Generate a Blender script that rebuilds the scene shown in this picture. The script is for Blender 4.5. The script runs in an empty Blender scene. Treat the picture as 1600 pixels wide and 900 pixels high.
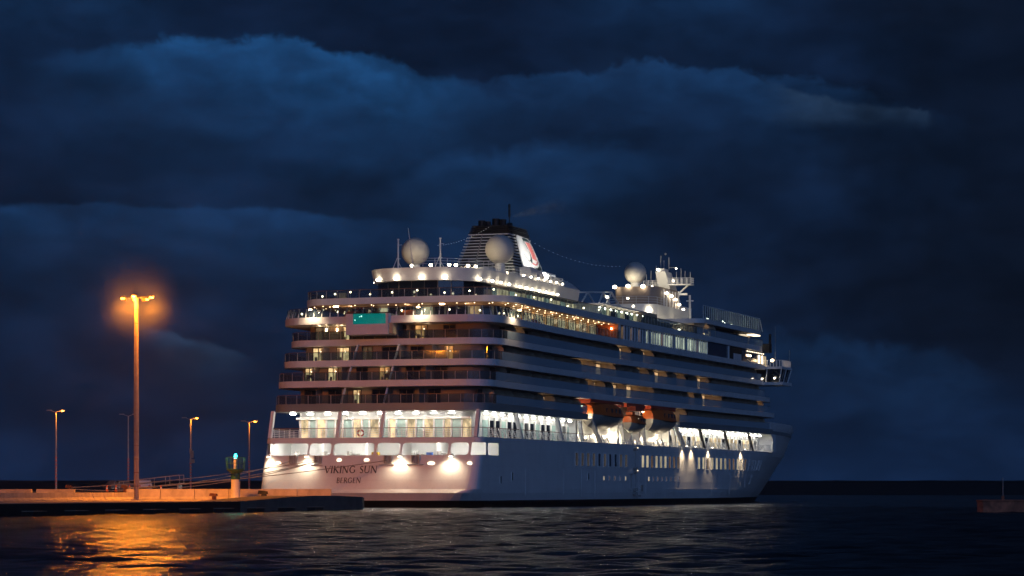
import bpy, math, random
import numpy as np
from mathutils import Vector, Matrix

R = math.radians
random.seed(7)
SC = bpy.context.scene
COL = SC.collection

# ------------------------------------------------------------------ camera, sky, sun, exposure
THETA = R(19.4)                       # heading of the ship and of the quays, clockwise from +Y
OX, OY = -18.024, 332.617             # ship's transom centre on the water
cam_d = bpy.data.cameras.new('camera')
cam_d.sensor_width = 36.0
cam_d.lens = 36.0 * 4270.0 / 1600.0
cam_d.shift_y = (764 - 450) / 1600.0
cam_d.clip_start = 1.0
cam_d.clip_end = 20000.0
cam = bpy.data.objects.new('camera', cam_d)
cam.location = (0, 0, 2.33)
cam.rotation_euler = (R(90), 0, 0)
COL.objects.link(cam)
SC.camera = cam

SC.view_settings.view_transform = 'Standard'
SC.view_settings.look = 'None'
SC.view_settings.exposure = 0.0
SC.view_settings.gamma = 1.0
SC.view_settings.use_curve_mapping = False
SC.cycles.use_denoising = True
SC.cycles.max_bounces = 5
SC.cycles.diffuse_bounces = 2
SC.cycles.glossy_bounces = 2
SC.cycles.transparent_max_bounces = 10
SC.cycles.use_adaptive_sampling = True
SC.cycles.adaptive_threshold = 0.035
SC.cycles.adaptive_min_samples = 16
SC.cycles.sample_clamp_indirect = 4.0
SC.cycles.caustics_reflective = False
SC.cycles.caustics_refractive = False
try:
    SC.cycles.use_light_tree = True
except Exception:
    pass

SUN_EL, SUN_AZ = R(9), R(158)         # last twilight glow, low behind the camera to the right
world = bpy.data.worlds.new('World')
SC.world = world
world.use_nodes = True
world.cycles.sampling_method = 'MANUAL'
world.cycles.sample_map_resolution = 256
WN = world.node_tree
WN.nodes.clear()


class NG:
    """small helper for building node graphs with maths"""
    def __init__(s, nt): s.nt = nt
    def new(s, t, **kw):
        n = s.nt.nodes.new(t)
        for k, v in kw.items(): setattr(n, k, v)
        return n
    def put(s, sock, v):
        if hasattr(v, 'links') or hasattr(v, 'is_linked'): s.nt.links.new(v, sock)
        elif v is not None: sock.default_value = v
    def m(s, op, a, b=None, c=None, clamp=False):
        n = s.new('ShaderNodeMath', operation=op); n.use_clamp = clamp
        s.put(n.inputs[0], a); s.put(n.inputs[1], b)
        if c is not None: s.put(n.inputs[2], c)
        return n.outputs[0]
    def noise(s, vec, scale, detail=4, rough=0.5, dist=0.0):
        n = s.new('ShaderNodeTexNoise')
        if vec is not None: s.put(n.inputs['Vector'], vec)
        n.inputs['Scale'].default_value = scale
        n.inputs['Detail'].default_value = detail
        n.inputs['Roughness'].default_value = rough
        n.inputs['Distortion'].default_value = dist
        return n.outputs['Fac']
    def vec(s, x, y, z):
        n = s.new('ShaderNodeCombineXYZ')
        s.put(n.inputs[0], x); s.put(n.inputs[1], y); s.put(n.inputs[2], z)
        return n.outputs[0]
    def smooth(s, x, lo, hi):
        n = s.new('ShaderNodeMapRange', interpolation_type='SMOOTHSTEP')
        s.put(n.inputs[0], x); n.inputs[1].default_value = lo; n.inputs[2].default_value = hi
        return n.outputs[0]
    def mix(s, f, a, b, mode='MIX'):
        n = s.new('ShaderNodeMix', data_type='RGBA', blend_type=mode)
        s.put(n.inputs[0], f); s.put(n.inputs[6], a); s.put(n.inputs[7], b)
        return n.outputs[2]
    def scale(s, colour, f):
        n = s.new('ShaderNodeVectorMath', operation='SCALE')
        s.put(n.inputs[0], colour); s.put(n.inputs[3], f)
        return n.outputs[0]
    def add(s, a, b):
        n = s.new('ShaderNodeVectorMath', operation='ADD')
        s.put(n.inputs[0], a); s.put(n.inputs[1], b)
        return n.outputs[0]


def build_sky():
    g = NG(WN)
    tc = g.new('ShaderNodeTexCoord').outputs['Generated']
    sp = g.new('ShaderNodeSeparateXYZ'); g.put(sp.inputs[0], tc)
    X, Y, Z = sp.outputs
    az = g.m('MULTIPLY', g.m('ARCTAN2', X, Y), 180 / math.pi)
    el = g.m('MULTIPLY', g.m('ARCSINE', Z), 180 / math.pi)
    P = g.vec(az, g.m('MULTIPLY', el, 2.0), 0.0)
    # slow warp so that nothing runs straight
    w1 = g.m('SUBTRACT', g.noise(P, 0.16, 3, 0.5), 0.5)
    w2 = g.m('SUBTRACT', g.noise(g.vec(az, el, 7.3), 0.9, 5, 0.55), 0.5)
    big = g.noise(g.vec(az, g.m('MULTIPLY', el, 2.6), 3.1), 0.14, 4, 0.5, 0.4)
    fine = g.noise(g.vec(az, g.m('MULTIPLY', el, 1.9), 11.0), 0.55, 7, 0.56, 0.5)
    # twilight air between and below the clouds
    sky = g.new('ShaderNodeTexSky', sky_type='NISHITA')
    sky.sun_disc = False
    sky.sun_elevation = R(2)
    sky.sun_rotation = SUN_AZ
    sky.air_density = 1.0; sky.dust_density = 0.4; sky.ozone_density = 4.0
    base = g.scale(sky.outputs[0], 0.010)
    grade = g.m('ADD', g.m('MULTIPLY', g.smooth(big, 0.30, 0.72), 0.62), g.m('MULTIPLY', g.smooth(fine, 0.25, 0.8), 0.38))
    col = g.mix(grade, (0.0026, 0.0060, 0.0178, 1), (0.0052, 0.0165, 0.0520, 1))
    # lighter, bluer air towards the sea horizon
    low = g.m('POWER', g.smooth(el, 3.4, -0.6), 1.6)
    col = g.mix(g.m('MULTIPLY', low, 0.75), col, (0.0062, 0.0220, 0.0720, 1))

    def bank(col, e0, slope, curve, az0, width, warp, fade, bright, soft, seed, end=None, floor=None):
        """a cloud bank: its top edge catches the twilight, its body falls back into shade"""
        a = g.m('SUBTRACT', az, az0)
        n1 = g.m('SUBTRACT', g.noise(g.vec(az, g.m('MULTIPLY', el, 0.8), seed), 0.62, 7, 0.63, 0.3), 0.5)
        edge = g.m('ADD', e0, g.m('MULTIPLY', a, slope))
        edge = g.m('ADD', edge, g.m('MULTIPLY', g.m('MULTIPLY', a, a), curve))
        edge = g.m('ADD', edge, g.m('MULTIPLY', n1, warp))
        edge = g.m('ADD', edge, g.m('MULTIPLY', g.m('SUBTRACT', g.noise(g.vec(az, g.m('MULTIPLY', el, 1.2), seed + 3), 2.1, 6, 0.6, 0.6), 0.5), warp * 0.45))
        d = g.m('SUBTRACT', edge, el)
        rim = g.smooth(d, 0.0, soft)
        fall = g.m('POWER', 2.718, g.m('MULTIPLY', g.m('MAXIMUM', d, 0.0), -1.0 / fade))
        side = g.m('POWER', 2.718, g.m('MULTIPLY', g.m('POWER', g.m('ABSOLUTE', g.m('DIVIDE', a, width)), 4.0), -1.0))
        tex = g.m('ADD', 0.55, g.m('MULTIPLY', g.smooth(g.noise(g.vec(az, g.m('MULTIPLY', el, 1.7), seed + 5), 0.9, 7, 0.58, 0.4), 0.25, 0.8), 0.75))
        f = g.m('MULTIPLY', g.m('MULTIPLY', rim, fall), g.m('MULTIPLY', side, tex))
        if end is not None: f = g.m('MULTIPLY', f, g.smooth(g.m('SUBTRACT', g.m('ADD', end, g.m('MULTIPLY', n1, 0.5)), az), 0.0, 0.22))
        if floor is not None: f = g.m('MULTIPLY', f, g.smooth(g.m('SUBTRACT', el, g.m('ADD', floor, g.m('MULTIPLY', n1, 0.35))), -0.05, 0.30))
        return g.mix(g.m('MULTIPLY', f, 1.0, clamp=True), col, bright)
    b1 = (0.0120, 0.0700, 0.2050, 1)
    b2 = (0.0085, 0.0360, 0.1080, 1)
    b3 = (0.0260, 0.0600, 0.1300, 1)
    col = bank(col, 9.40, -0.07, -0.035, -5.0, 3.9, 1.1, 1.25, b1, 0.24, 1.0)
    col = bank(col, 5.95, 0.00, -0.010, -8.0, 5.5, 0.55, 1.0, b2, 0.13, 21.0)
    col = bank(col, 8.85, -0.06, -0.028, 3.6, 4.8, 1.0, 0.9, b2, 0.18, 42.0)
    col = bank(col, 3.25, -0.16, -0.030, 7.2, 2.6, 1.3, 0.9, b2, 0.45, 63.0)
    col = bank(col, 3.20, -0.33, 0.0, -6.6, 1.0, 0.5, 0.35, b3, 0.16, 84.0)
    col = bank(col, 7.30, 0.10, -0.04, 0.4, 2.6, 1.2, 1.4, b2, 0.5, 105.0)
    # a torn streamer lit along its top, cut off short
    col = bank(col, 7.95, -0.12, 0.06, 7.6, 1.9, 0.6, 0.9, b3, 0.12, 131.0, 8.85, 7.42)
    col = bank(col, 10.4, 0.0, 0.0, -9.6, 2.6, 0.9, 0.9, b2, 0.6, 150.0)
    col = bank(col, 10.7, 0.0, 0.0, 3.4, 2.2, 0.9, 0.8, b2, 0.7, 171.0)
    # a heavy squall further round to the right
    dark = g.m('MULTIPLY', g.smooth(g.m('ADD', az, g.m('MULTIPLY', w2, 6.0)), 4.5, 10.0), g.smooth(el, 1.2, 3.6))
    col = g.mix(g.m('MULTIPLY', dark, 0.74), col, (0.0024, 0.0046, 0.0120, 1))
    col = g.mix(g.m('MULTIPLY', g.smooth(w1, 0.02, 0.24), 0.40), col, (0.0036, 0.0070, 0.0170, 1))
    rag = g.noise(g.vec(az, g.m('MULTIPLY', el, 2.2), 17.0), 0.45, 5, 0.5, 0.2)
    col = g.scale(col, g.m('ADD', 0.72, g.m('MULTIPLY', g.smooth(rag, 0.28, 0.72), 0.50)))
    bg = g.new('ShaderNodeBackground')
    g.put(bg.inputs[0], g.add(g.scale(col, 1.05), g.scale(base, 0.12)))
    bg.inputs[1].default_value = 1.0
    out = g.new('ShaderNodeOutputWorld')
    WN.links.new(bg.outputs[0], out.inputs[0])


build_sky()

sun_d = bpy.data.lights.new('sun', 'SUN')
sun_d.energy = 0.66
sun_d.angle = R(60)
sun_d.color = (0.22, 0.42, 1.0)
sun = bpy.data.objects.new('sun', sun_d)
sd = Vector((math.sin(SUN_AZ) * math.cos(SUN_EL), math.cos(SUN_AZ) * math.cos(SUN_EL), math.sin(SUN_EL)))
sun.rotation_euler = (-sd).to_track_quat('-Z', 'Y').to_euler()
COL.objects.link(sun)


# ------------------------------------------------------------------ materials
MATS = {}
def mat(name, base, rough=0.5, metal=0.0, emit=None, es=0.0, vary=0.0, vscale=1.0, bump=0.0, bscale=4.0,
        streak=0.0, alpha=1.0, spec=0.5, obj=True):
    m = bpy.data.materials.new(name); m.use_nodes = True
    nt = m.node_tree; nt.nodes.clear(); g = NG(nt)
    p = g.new('ShaderNodeBsdfPrincipled'); o = g.new('ShaderNodeOutputMaterial')
    nt.links.new(p.outputs[0], o.inputs[0])
    p.inputs['Base Color'].default_value = (*base, 1)
    p.inputs['Roughness'].default_value = rough
    p.inputs['Metallic'].default_value = metal
    p.inputs['Specular IOR Level'].default_value = spec
    p.inputs['Alpha'].default_value = alpha
    tc = g.new('ShaderNodeTexCoord').outputs['Object' if obj else 'Generated']
    c = None
    if vary or streak:
        n = g.smooth(g.noise(tc, vscale, 6, 0.6, 0.3), 0.25, 0.78)
        lo = tuple(x * (1 - vary) for x in base); hi = tuple(min(1, x * (1 + vary * 0.5)) for x in base)
        c = g.mix(n, (*lo, 1), (*hi, 1))
        if streak:
            mp = g.new('ShaderNodeMapping'); g.put(mp.inputs[0], tc); mp.inputs['Scale'].default_value = (1.6, 1.6, 0.07)
            st = g.smooth(g.noise(mp.outputs[0], 1.3, 5, 0.62), 0.52, 0.82)
            c = g.mix(g.m('MULTIPLY', st, streak), c, (base[0] * 0.45, base[1] * 0.36, base[2] * 0.28, 1))
        g.put(p.inputs['Base Color'], c)
        g.put(p.inputs['Roughness'], g.m('ADD', rough - 0.06, g.m('MULTIPLY', n, 0.14)))
    if bump:
        b = g.new('ShaderNodeBump'); b.inputs['Strength'].default_value = bump; b.inputs['Distance'].default_value = 0.05
        g.put(b.inputs['Height'], g.noise(tc, bscale, 6, 0.6))
        nt.links.new(b.outputs[0], p.inputs['Normal'])
    if emit is not None:
        p.inputs['Emission Color'].default_value = (*emit, 1)
        p.inputs['Emission Strength'].default_value = es
    MATS[name] = m
    return m


def room_mat(name, emit, es, vs=1.2, contrast=0.7):
    """a lit room seen through glass: brightness varies with curtains and furniture inside"""
    m = mat(name, (0.05, 0.05, 0.05), 0.12)
    nt = m.node_tree; g = NG(nt)
    p = [n for n in nt.nodes if n.type == 'BSDF_PRINCIPLED'][0]
    tc = g.new('ShaderNodeTexCoord').outputs['Object']
    mp = g.new('ShaderNodeMapping'); g.put(mp.inputs[0], tc); mp.inputs['Scale'].default_value = (1, 1, 0.6)
    oi = g.new('ShaderNodeObjectInfo').outputs['Random']
    ad = g.add(mp.outputs[0], g.vec(g.m('MULTIPLY', oi, 40), oi, oi))
    n = g.smooth(g.noise(ad, vs, 3, 0.6), 0.3, 0.7)
    k = g.m('MULTIPLY', g.m('ADD', 1 - contrast, g.m('MULTIPLY', n, contrast)), g.m('ADD', 0.55, g.m('MULTIPLY', oi, 0.7)))
    p.inputs['Emission Color'].default_value = (*emit, 1)
    g.put(p.inputs['Emission Strength'], g.m('MULTIPLY', k, es))
    return m


def glass_mat(name, tint, solid=0.5, rough=0.06):
    m = bpy.data.materials.new(name); m.use_nodes = True
    nt = m.node_tree; nt.nodes.clear(); g = NG(nt)
    tr = g.new('ShaderNodeBsdfTransparent'); tr.inputs[0].default_value = (0.75, 0.85, 0.88, 1)
    p = g.new('ShaderNodeBsdfPrincipled')
    p.inputs['Base Color'].default_value = (*tint, 1); p.inputs['Roughness'].default_value = rough
    mx = g.new('ShaderNodeMixShader'); mx.inputs[0].default_value = solid
    nt.links.new(tr.outputs[0], mx.inputs[1]); nt.links.new(p.outputs[0], mx.inputs[2])
    o = g.new('ShaderNodeOutputMaterial'); nt.links.new(mx.outputs[0], o.inputs[0])
    MATS[name] = m
    return m


def make_hull_mat():
    m = mat('hull_white', (0.80, 0.79, 0.76), 0.38, vary=0.07, vscale=0.35, streak=0.20)
    nt = m.node_tree; g = NG(nt)
    p = [n for n in nt.nodes if n.type == 'BSDF_PRINCIPLED'][0]
    tc = g.new('ShaderNodeTexCoord').outputs['Object']
    # faint dishing of welded plates: frames every 2.4 m, strakes every 1.7 m
    sp = g.new('ShaderNodeSeparateXYZ'); g.put(sp.inputs[0], tc)
    fx = g.m('ABSOLUTE', g.m('SUBTRACT', g.m('FRACT', g.m('DIVIDE', sp.outputs[1], 2.4)), 0.5))
    fz = g.m('ABSOLUTE', g.m('SUBTRACT', g.m('FRACT', g.m('DIVIDE', sp.outputs[2], 1.7)), 0.5))
    h = g.m('ADD', g.m('MULTIPLY', g.m('MULTIPLY', fx, fx), 1.0), g.m('MULTIPLY', g.m('MULTIPLY', fz, fz), 0.8))
    h = g.m('ADD', h, g.m('MULTIPLY', g.noise(tc, 0.5, 3), 0.9))
    seam = g.m('MAXIMUM', g.smooth(fz, 0.478, 0.492), g.smooth(fx, 0.486, 0.495))
    old = p.inputs['Base Color'].links[0].from_socket
    g.put(p.inputs['Base Color'], g.mix(g.m('MULTIPLY', seam, 0.22), old, (0.42, 0.38, 0.34, 1)))
    b = g.new('ShaderNodeBump'); b.inputs['Strength'].default_value = 0.7; b.inputs['Distance'].default_value = 0.08
    g.put(b.inputs['Height'], h); nt.links.new(b.outputs[0], p.inputs['Normal'])


make_hull_mat()
mat('white', (0.80, 0.79, 0.76), 0.4, vary=0.06, vscale=0.6)
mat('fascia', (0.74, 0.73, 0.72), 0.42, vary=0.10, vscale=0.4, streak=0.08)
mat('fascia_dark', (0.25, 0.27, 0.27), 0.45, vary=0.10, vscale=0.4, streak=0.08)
mat('boot', (0.012, 0.011, 0.011), 0.45, vary=0.3, vscale=0.5)
mat('cabin', (0.36, 0.28, 0.22), 0.6, vary=0.16, vscale=0.5)
mat('divider', (0.52, 0.40, 0.27), 0.55, vary=0.15, vscale=1.0)
mat('teak', (0.30, 0.17, 0.09), 0.55, vary=0.25, vscale=2.0)
mat('soffit', (0.50, 0.33, 0.20), 0.5, vary=0.1, vscale=1.0)
mat('rail_dark', (0.05, 0.045, 0.045), 0.4)
mat('rail_wood', (0.20, 0.10, 0.06), 0.45, vary=0.2, vscale=2)
mat('dark_glass', (0.010, 0.014, 0.020), 0.06, spec=0.8)
mat('blue_panel', (0.045, 0.065, 0.10), 0.18, vary=0.2, vscale=0.4)
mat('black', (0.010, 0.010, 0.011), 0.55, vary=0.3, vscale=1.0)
mat('funnel_dark', (0.016, 0.019, 0.021), 0.45, vary=0.3, vscale=0.6)
mat('radome', (0.62, 0.60, 0.55), 0.5, vary=0.08, vscale=0.7)
mat('orange', (0.72, 0.14, 0.02), 0.35, vary=0.1, vscale=1.0)
mat('red_steel', (0.62, 0.09, 0.035), 0.4, vary=0.15, vscale=1.0)
mat('red', (0.55, 0.03, 0.02), 0.4)
mat('boat_white', (0.34, 0.32, 0.28), 0.32, vary=0.06, vscale=1.0)
mat('teal_curtain', (0.36, 0.50, 0.46), 0.5, emit=(0.55, 0.80, 0.70), es=0.14, vary=0.2, vscale=1.5)
mat('letter', (0.020, 0.018, 0.020), 0.5)
mat('lamp_white', (1, 1, 1), 0.4, emit=(1.0, 0.84, 0.60), es=18.0)
mat('lamp_strip', (1, 1, 1), 0.4, emit=(1.0, 0.95, 0.84), es=80.0)
mat('lamp_deck', (1, 1, 1), 0.4, emit=(1.0, 0.97, 0.90), es=150.0)
mat('lamp_warm', (1, 1, 1), 0.4, emit=(1.0, 0.70, 0.38), es=22.0)
mat('lamp_dot', (1, 1, 1), 0.4, emit=(1.0, 0.72, 0.40), es=9.0)
mat('lamp_soft', (1, 1, 1), 0.4, emit=(1.0, 0.80, 0.55), es=3.0)
mat('lamp_sodium', (1, 0.6, 0.3), 0.4, emit=(1.0, 0.36, 0.05), es=10.0)
mat('lamp_green', (0.1, 0.9, 0.8), 0.3, emit=(0.02, 0.85, 0.78), es=16.0)
mat('sign_white', (1, 1, 1), 0.4, emit=(1.0, 0.98, 0.92), es=0.9)
mat('bulb', (1, 1, 1), 0.4, emit=(0.75, 0.85, 1.0), es=0.22)
mat('pool', (0.0, 0.30, 0.28), 0.15, emit=(0.0, 0.40, 0.35), es=0.30, vary=0.3, vscale=0.9)
mat('pool_lamp', (0.6, 1, 0.9), 0.2, emit=(0.45, 1.0, 0.80), es=3.0)
room_mat('room_bright', (1.0, 0.66, 0.30), 1.9, 1.6, 0.6)
room_mat('room_orange', (1.0, 0.50, 0.17), 1.0, 1.4, 0.5)
room_mat('room_dim', (1.0, 0.62, 0.30), 0.14, 1.4, 0.7)
room_mat('room_hull', (1.0, 0.84, 0.52), 0.62, 1.0, 0.5)
room_mat('room_hull_dim', (0.75, 0.62, 0.45), 0.07, 1.0, 0.5)
room_mat('room_pale', (0.86, 1.0, 0.74), 0.62, 0.9, 0.75)
room_mat('room_saloon', (1.0, 0.76, 0.42), 1.3, 0.9, 0.8)
glass_mat('rail_glass', (0.50, 0.62, 0.70), 0.62)
glass_mat('rail_glass_clear', (0.10, 0.13, 0.16), 0.24)
glass_mat('screen_glass', (0.42, 0.45, 0.42), 0.34)
mat('mast_warm_grey', (0.36, 0.29, 0.22), 0.5, vary=0.2, vscale=1.0, streak=0.2)  # galvanised grey with the sodium lamps' warmth put into the colour
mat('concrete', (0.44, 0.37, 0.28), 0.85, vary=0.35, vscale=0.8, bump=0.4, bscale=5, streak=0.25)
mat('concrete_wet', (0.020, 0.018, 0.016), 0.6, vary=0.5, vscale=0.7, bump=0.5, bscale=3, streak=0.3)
mat('asphalt', (0.07, 0.068, 0.065), 0.85, vary=0.3, vscale=0.6, bump=0.2, bscale=8)
mat('rock', (0.010, 0.010, 0.011), 0.95, vary=0.5, vscale=0.05, bump=0.3, bscale=0.3)
mat('galv', (0.42, 0.40, 0.37), 0.5, metal=0.2, vary=0.2, vscale=1.0)
mat('rust', (0.24, 0.09, 0.04), 0.85, vary=0.5, vscale=2.0, bump=0.4, bscale=6)
mat('rope', (0.34, 0.30, 0.24), 0.9, vary=0.3, vscale=3.0)
mat('rubber', (0.012, 0.012, 0.012), 0.8)
mat('fender_plate', (0.35, 0.27, 0.20), 0.7, vary=0.4, vscale=2)
mat('green', (0.012, 0.085, 0.060), 0.5, vary=0.25, vscale=1.5)
mat('beacon_white', (0.50, 0.48, 0.44), 0.5, vary=0.12, vscale=1.5, streak=0.2)
mat('car_white', (0.70, 0.70, 0.70), 0.25)
mat('car_grey', (0.12, 0.12, 0.13), 0.25)
mat('cone', (0.80, 0.16, 0.03), 0.5)
mat('pier_red', (0.60, 0.19, 0.10), 0.85, vary=0.6, vscale=1.2, bump=0.5, bscale=3, streak=0.4)
mat('yellow', (0.75, 0.50, 0.05), 0.5)
mat('blue', (0.06, 0.20, 0.60), 0.4)
mat('plant', (0.04, 0.07, 0.02), 0.7)
mat('logo_dark', (0.03, 0.05, 0.05), 0.4)
mat('logo_red', (0.62, 0.16, 0.15), 0.4)


# ------------------------------------------------------------------ mesh building
class MB:
    def __init__(s): s.v = []; s.f = []
    def add(s, vs, fs):
        o = len(s.v); s.v += [tuple(p) for p in vs]; s.f += [tuple(i + o for i in f) for f in fs]; return s
    def box(s, x0, x1, y0, y1, z0, z1):
        return s.add([(x0, y0, z0), (x1, y0, z0), (x1, y1, z0), (x0, y1, z0), (x0, y0, z1), (x1, y0, z1), (x1, y1, z1), (x0, y1, z1)],
                     [(0, 3, 2, 1), (4, 5, 6, 7), (0, 1, 5, 4), (1, 2, 6, 5), (2, 3, 7, 6), (3, 0, 4, 7)])
    def hexa(s, b, t):
        """b and t: four corners of the bottom and of the top, counter-clockwise from above"""
        return s.add(list(b) + list(t), [(0, 3, 2, 1), (4, 5, 6, 7), (0, 1, 5, 4), (1, 2, 6, 5), (2, 3, 7, 6), (3, 0, 4, 7)])
    def bar(s, a, b, w, h=None, up=(0, 0, 1)):
        a = Vector(a); b = Vector(b); d = (b - a).normalized(); u = Vector(up)
        if abs(d.dot(u)) > 0.98: u = Vector((0, 1, 0))
        x = d.cross(u).normalized(); y = x.cross(d).normalized(); h = h or w
        c = [(-w / 2, -h / 2), (w / 2, -h / 2), (w / 2, h / 2), (-w / 2, h / 2)]
        vs = [a + x * i + y * j for i, j in c] + [b + x * i + y * j for i, j in c]
        return s.add(vs, [(0, 1, 2, 3), (7, 6, 5, 4), (0, 4, 5, 1), (1, 5, 6, 2), (2, 6, 7, 3), (3, 7, 4, 0)])
    def tube(s, pts, r, n=6, r1=None, cap=True):
        pts = [Vector(p) for p in pts]; k = len(pts); o = len(s.v); fs = []; r1 = r if r1 is None else r1
        for i, p in enumerate(pts):
            d = (pts[min(i + 1, k - 1)] - pts[max(i - 1, 0)]).normalized()
            u = Vector((0, 0, 1)) if abs(d.z) < 0.95 else Vector((0, 1, 0))
            x = d.cross(u).normalized(); y = x.cross(d).normalized(); rr = r + (r1 - r) * i / max(1, k - 1)
            for j in range(n):
                a = 2 * math.pi * j / n
                s.v.append(tuple(p + x * math.cos(a) * rr + y * math.sin(a) * rr))
        for i in range(k - 1):
            for j in range(n):
                s.f.append((o + i * n + j, o + i * n + (j + 1) % n, o + (i + 1) * n + (j + 1) % n, o + (i + 1) * n + j))
        if cap:
            s.f.append(tuple(o + j for j in range(n))[::-1]); s.f.append(tuple(o + (k - 1) * n + j for j in range(n)))
        return s
    def lathe(s, prof, n=16, c=(0, 0, 0)):
        o = len(s.v); k = len(prof)
        for r, z in prof:
            for j in range(n):
                a = 2 * math.pi * j / n
                s.v.append((c[0] + r * math.cos(a), c[1] + r * math.sin(a), c[2] + z))
        for i in range(k - 1):
            for j in range(n):
                s.f.append((o + i * n + j, o + i * n + (j + 1) % n, o + (i + 1) * n + (j + 1) % n, o + (i + 1) * n + j))
        s.f.append(tuple(o + j for j in range(n))[::-1]); s.f.append(tuple(o + (k - 1) * n + j for j in range(n)))
        return s
    def sphere(s, c, r, n=10, m=7, sz=1.0):
        return s.lathe([(max(1e-3, r * math.sin(math.pi * i / m)), -r * sz * math.cos(math.pi * i / m)) for i in range(m + 1)], n, c)
    def prism(s, poly, z0, z1, top=True, bottom=True):
        n = len(poly)
        vs = [(x, y, z0) for x, y in poly] + [(x, y, z1) for x, y in poly]
        fs = [(i, (i + 1) % n, n + (i + 1) % n, n + i) for i in range(n)]
        if top: fs.append(tuple(range(n, 2 * n)))
        if bottom: fs.append(tuple(range(n))[::-1])
        return s.add(vs, fs)
    def plate(s, poly, frame, t):
        """a flat outline (a, b) stood up by frame(a, b, depth) with thickness t"""
        n = len(poly)
        vs = [frame(a, b, 0) for a, b in poly] + [frame(a, b, t) for a, b in poly]
        fs = [(i, (i + 1) % n, n + (i + 1) % n, n + i) for i in range(n)] + [tuple(range(n, 2 * n)), tuple(range(n))[::-1]]
        return s.add(vs, fs)
    def wall(s, path, z0, z1, t, closed=False):
        """an upright strip of thickness t along a plan path, t to the left of the direction"""
        n = len(path); off = offset_path(path, t, closed); rng = range(n if closed else n - 1)
        o = len(s.v)
        for p, q in zip(path, off): s.v += [(p[0], p[1], z0), (p[0], p[1], z1), (q[0], q[1], z0), (q[0], q[1], z1)]
        for i in rng:
            a = o + 4 * i; b = o + 4 * ((i + 1) % n)
            s.f += [(a, b, b + 1, a + 1), (a + 2, a + 3, b + 3, b + 2), (a + 1, b + 1, b + 3, a + 3), (a, a + 2, b + 2, b)]
        if not closed:
            a = o; b = o + 4 * (n - 1)
            s.f += [(a, a + 1, a + 3, a + 2), (b, b + 2, b + 3, b + 1)]
        return s
    def mesh(s, name):
        me = bpy.data.meshes.new(name); me.from_pydata(s.v, [], s.f); me.update(); return me
    def build(s, name, material, parent=None, smooth=False, loc=None, rz=0.0):
        me = s.mesh(name)
        if smooth:
            me.polygons.foreach_set('use_smooth', [True] * len(me.polygons))
            try: me.set_sharp_from_angle(angle=R(38))
            except Exception: pass
        me.materials.append(MATS[material])
        return link(name, me, parent, loc, rz)


def link(name, data, parent=None, loc=None, rz=0.0):
    o = bpy.data.objects.new(name, data); COL.objects.link(o)
    if parent is not None: o.parent = parent
    if loc is not None: o.location = loc
    o.rotation_euler = (0, 0, rz)
    return o


def share(src, parent=None, loc=(0, 0, 0), rz=0.0):
    o = src.copy(); COL.objects.link(o); o.parent = parent; o.location = loc; o.rotation_euler = (0, 0, rz)
    return o


def copy_tree(src, parent=None, loc=None, rz=None):
    o = src.copy(); COL.objects.link(o); o.parent = parent
    if loc is not None: o.location = loc
    if rz is not None: o.rotation_euler = (0, 0, rz)
    for ch in list(src.children): copy_tree(ch, o)
    return o


def tag(o, label=None, cat=None, group=None, kind=None):
    if label: o['label'] = label
    if cat: o['category'] = cat
    if group: o['group'] = group
    if kind: o['kind'] = kind
    return o


def W(v, u, z=0.0):
    """harbour plan (v to starboard, u along the quays) -> world"""
    s, c = math.sin(THETA), math.cos(THETA)
    return (OX + u * s + v * c, OY + u * c - v * s, z)


def empty(name, loc=(0, 0, 0), rz=0.0):
    o = bpy.data.objects.new(name, None); o.empty_display_size = 0.5
    COL.objects.link(o); o.location = loc; o.rotation_euler = (0, 0, rz)
    return o


def offset_path(path, d, closed=False):
    n = len(path); out = []
    for i in range(n):
        if closed: a, b, c = path[i - 1], path[i], path[(i + 1) % n]
        else: a, b, c = path[max(i - 1, 0)], path[i], path[min(i + 1, n - 1)]
        def nrm(p, q):
            dx, dy = q[0] - p[0], q[1] - p[1]; l = math.hypot(dx, dy) or 1e-9
            return (-dy / l, dx / l)
        n1 = nrm(a, b) if a != b else nrm(b, c); n2 = nrm(b, c) if b != c else n1
        mx, my = n1[0] + n2[0], n1[1] + n2[1]; l = math.hypot(mx, my) or 1e-9; mx, my = mx / l, my / l
        k = d / max(0.35, mx * n1[0] + my * n1[1])
        out.append((b[0] + mx * k, b[1] + my * k))
    return out


def along(path, step, start=0.0, end=None):
    """points and headings at equal steps along a plan path"""
    out = []; acc = 0.0; nxt = start
    for p, q in zip(path[:-1], path[1:]):
        l = math.hypot(q[0] - p[0], q[1] - p[1])
        while l > 1e-9 and nxt <= acc + l:
            t = (nxt - acc) / l
            out.append((p[0] + (q[0] - p[0]) * t, p[1] + (q[1] - p[1]) * t, math.atan2(q[1] - p[1], q[0] - p[0])))
            nxt += step
        acc += l
    return out

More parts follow.
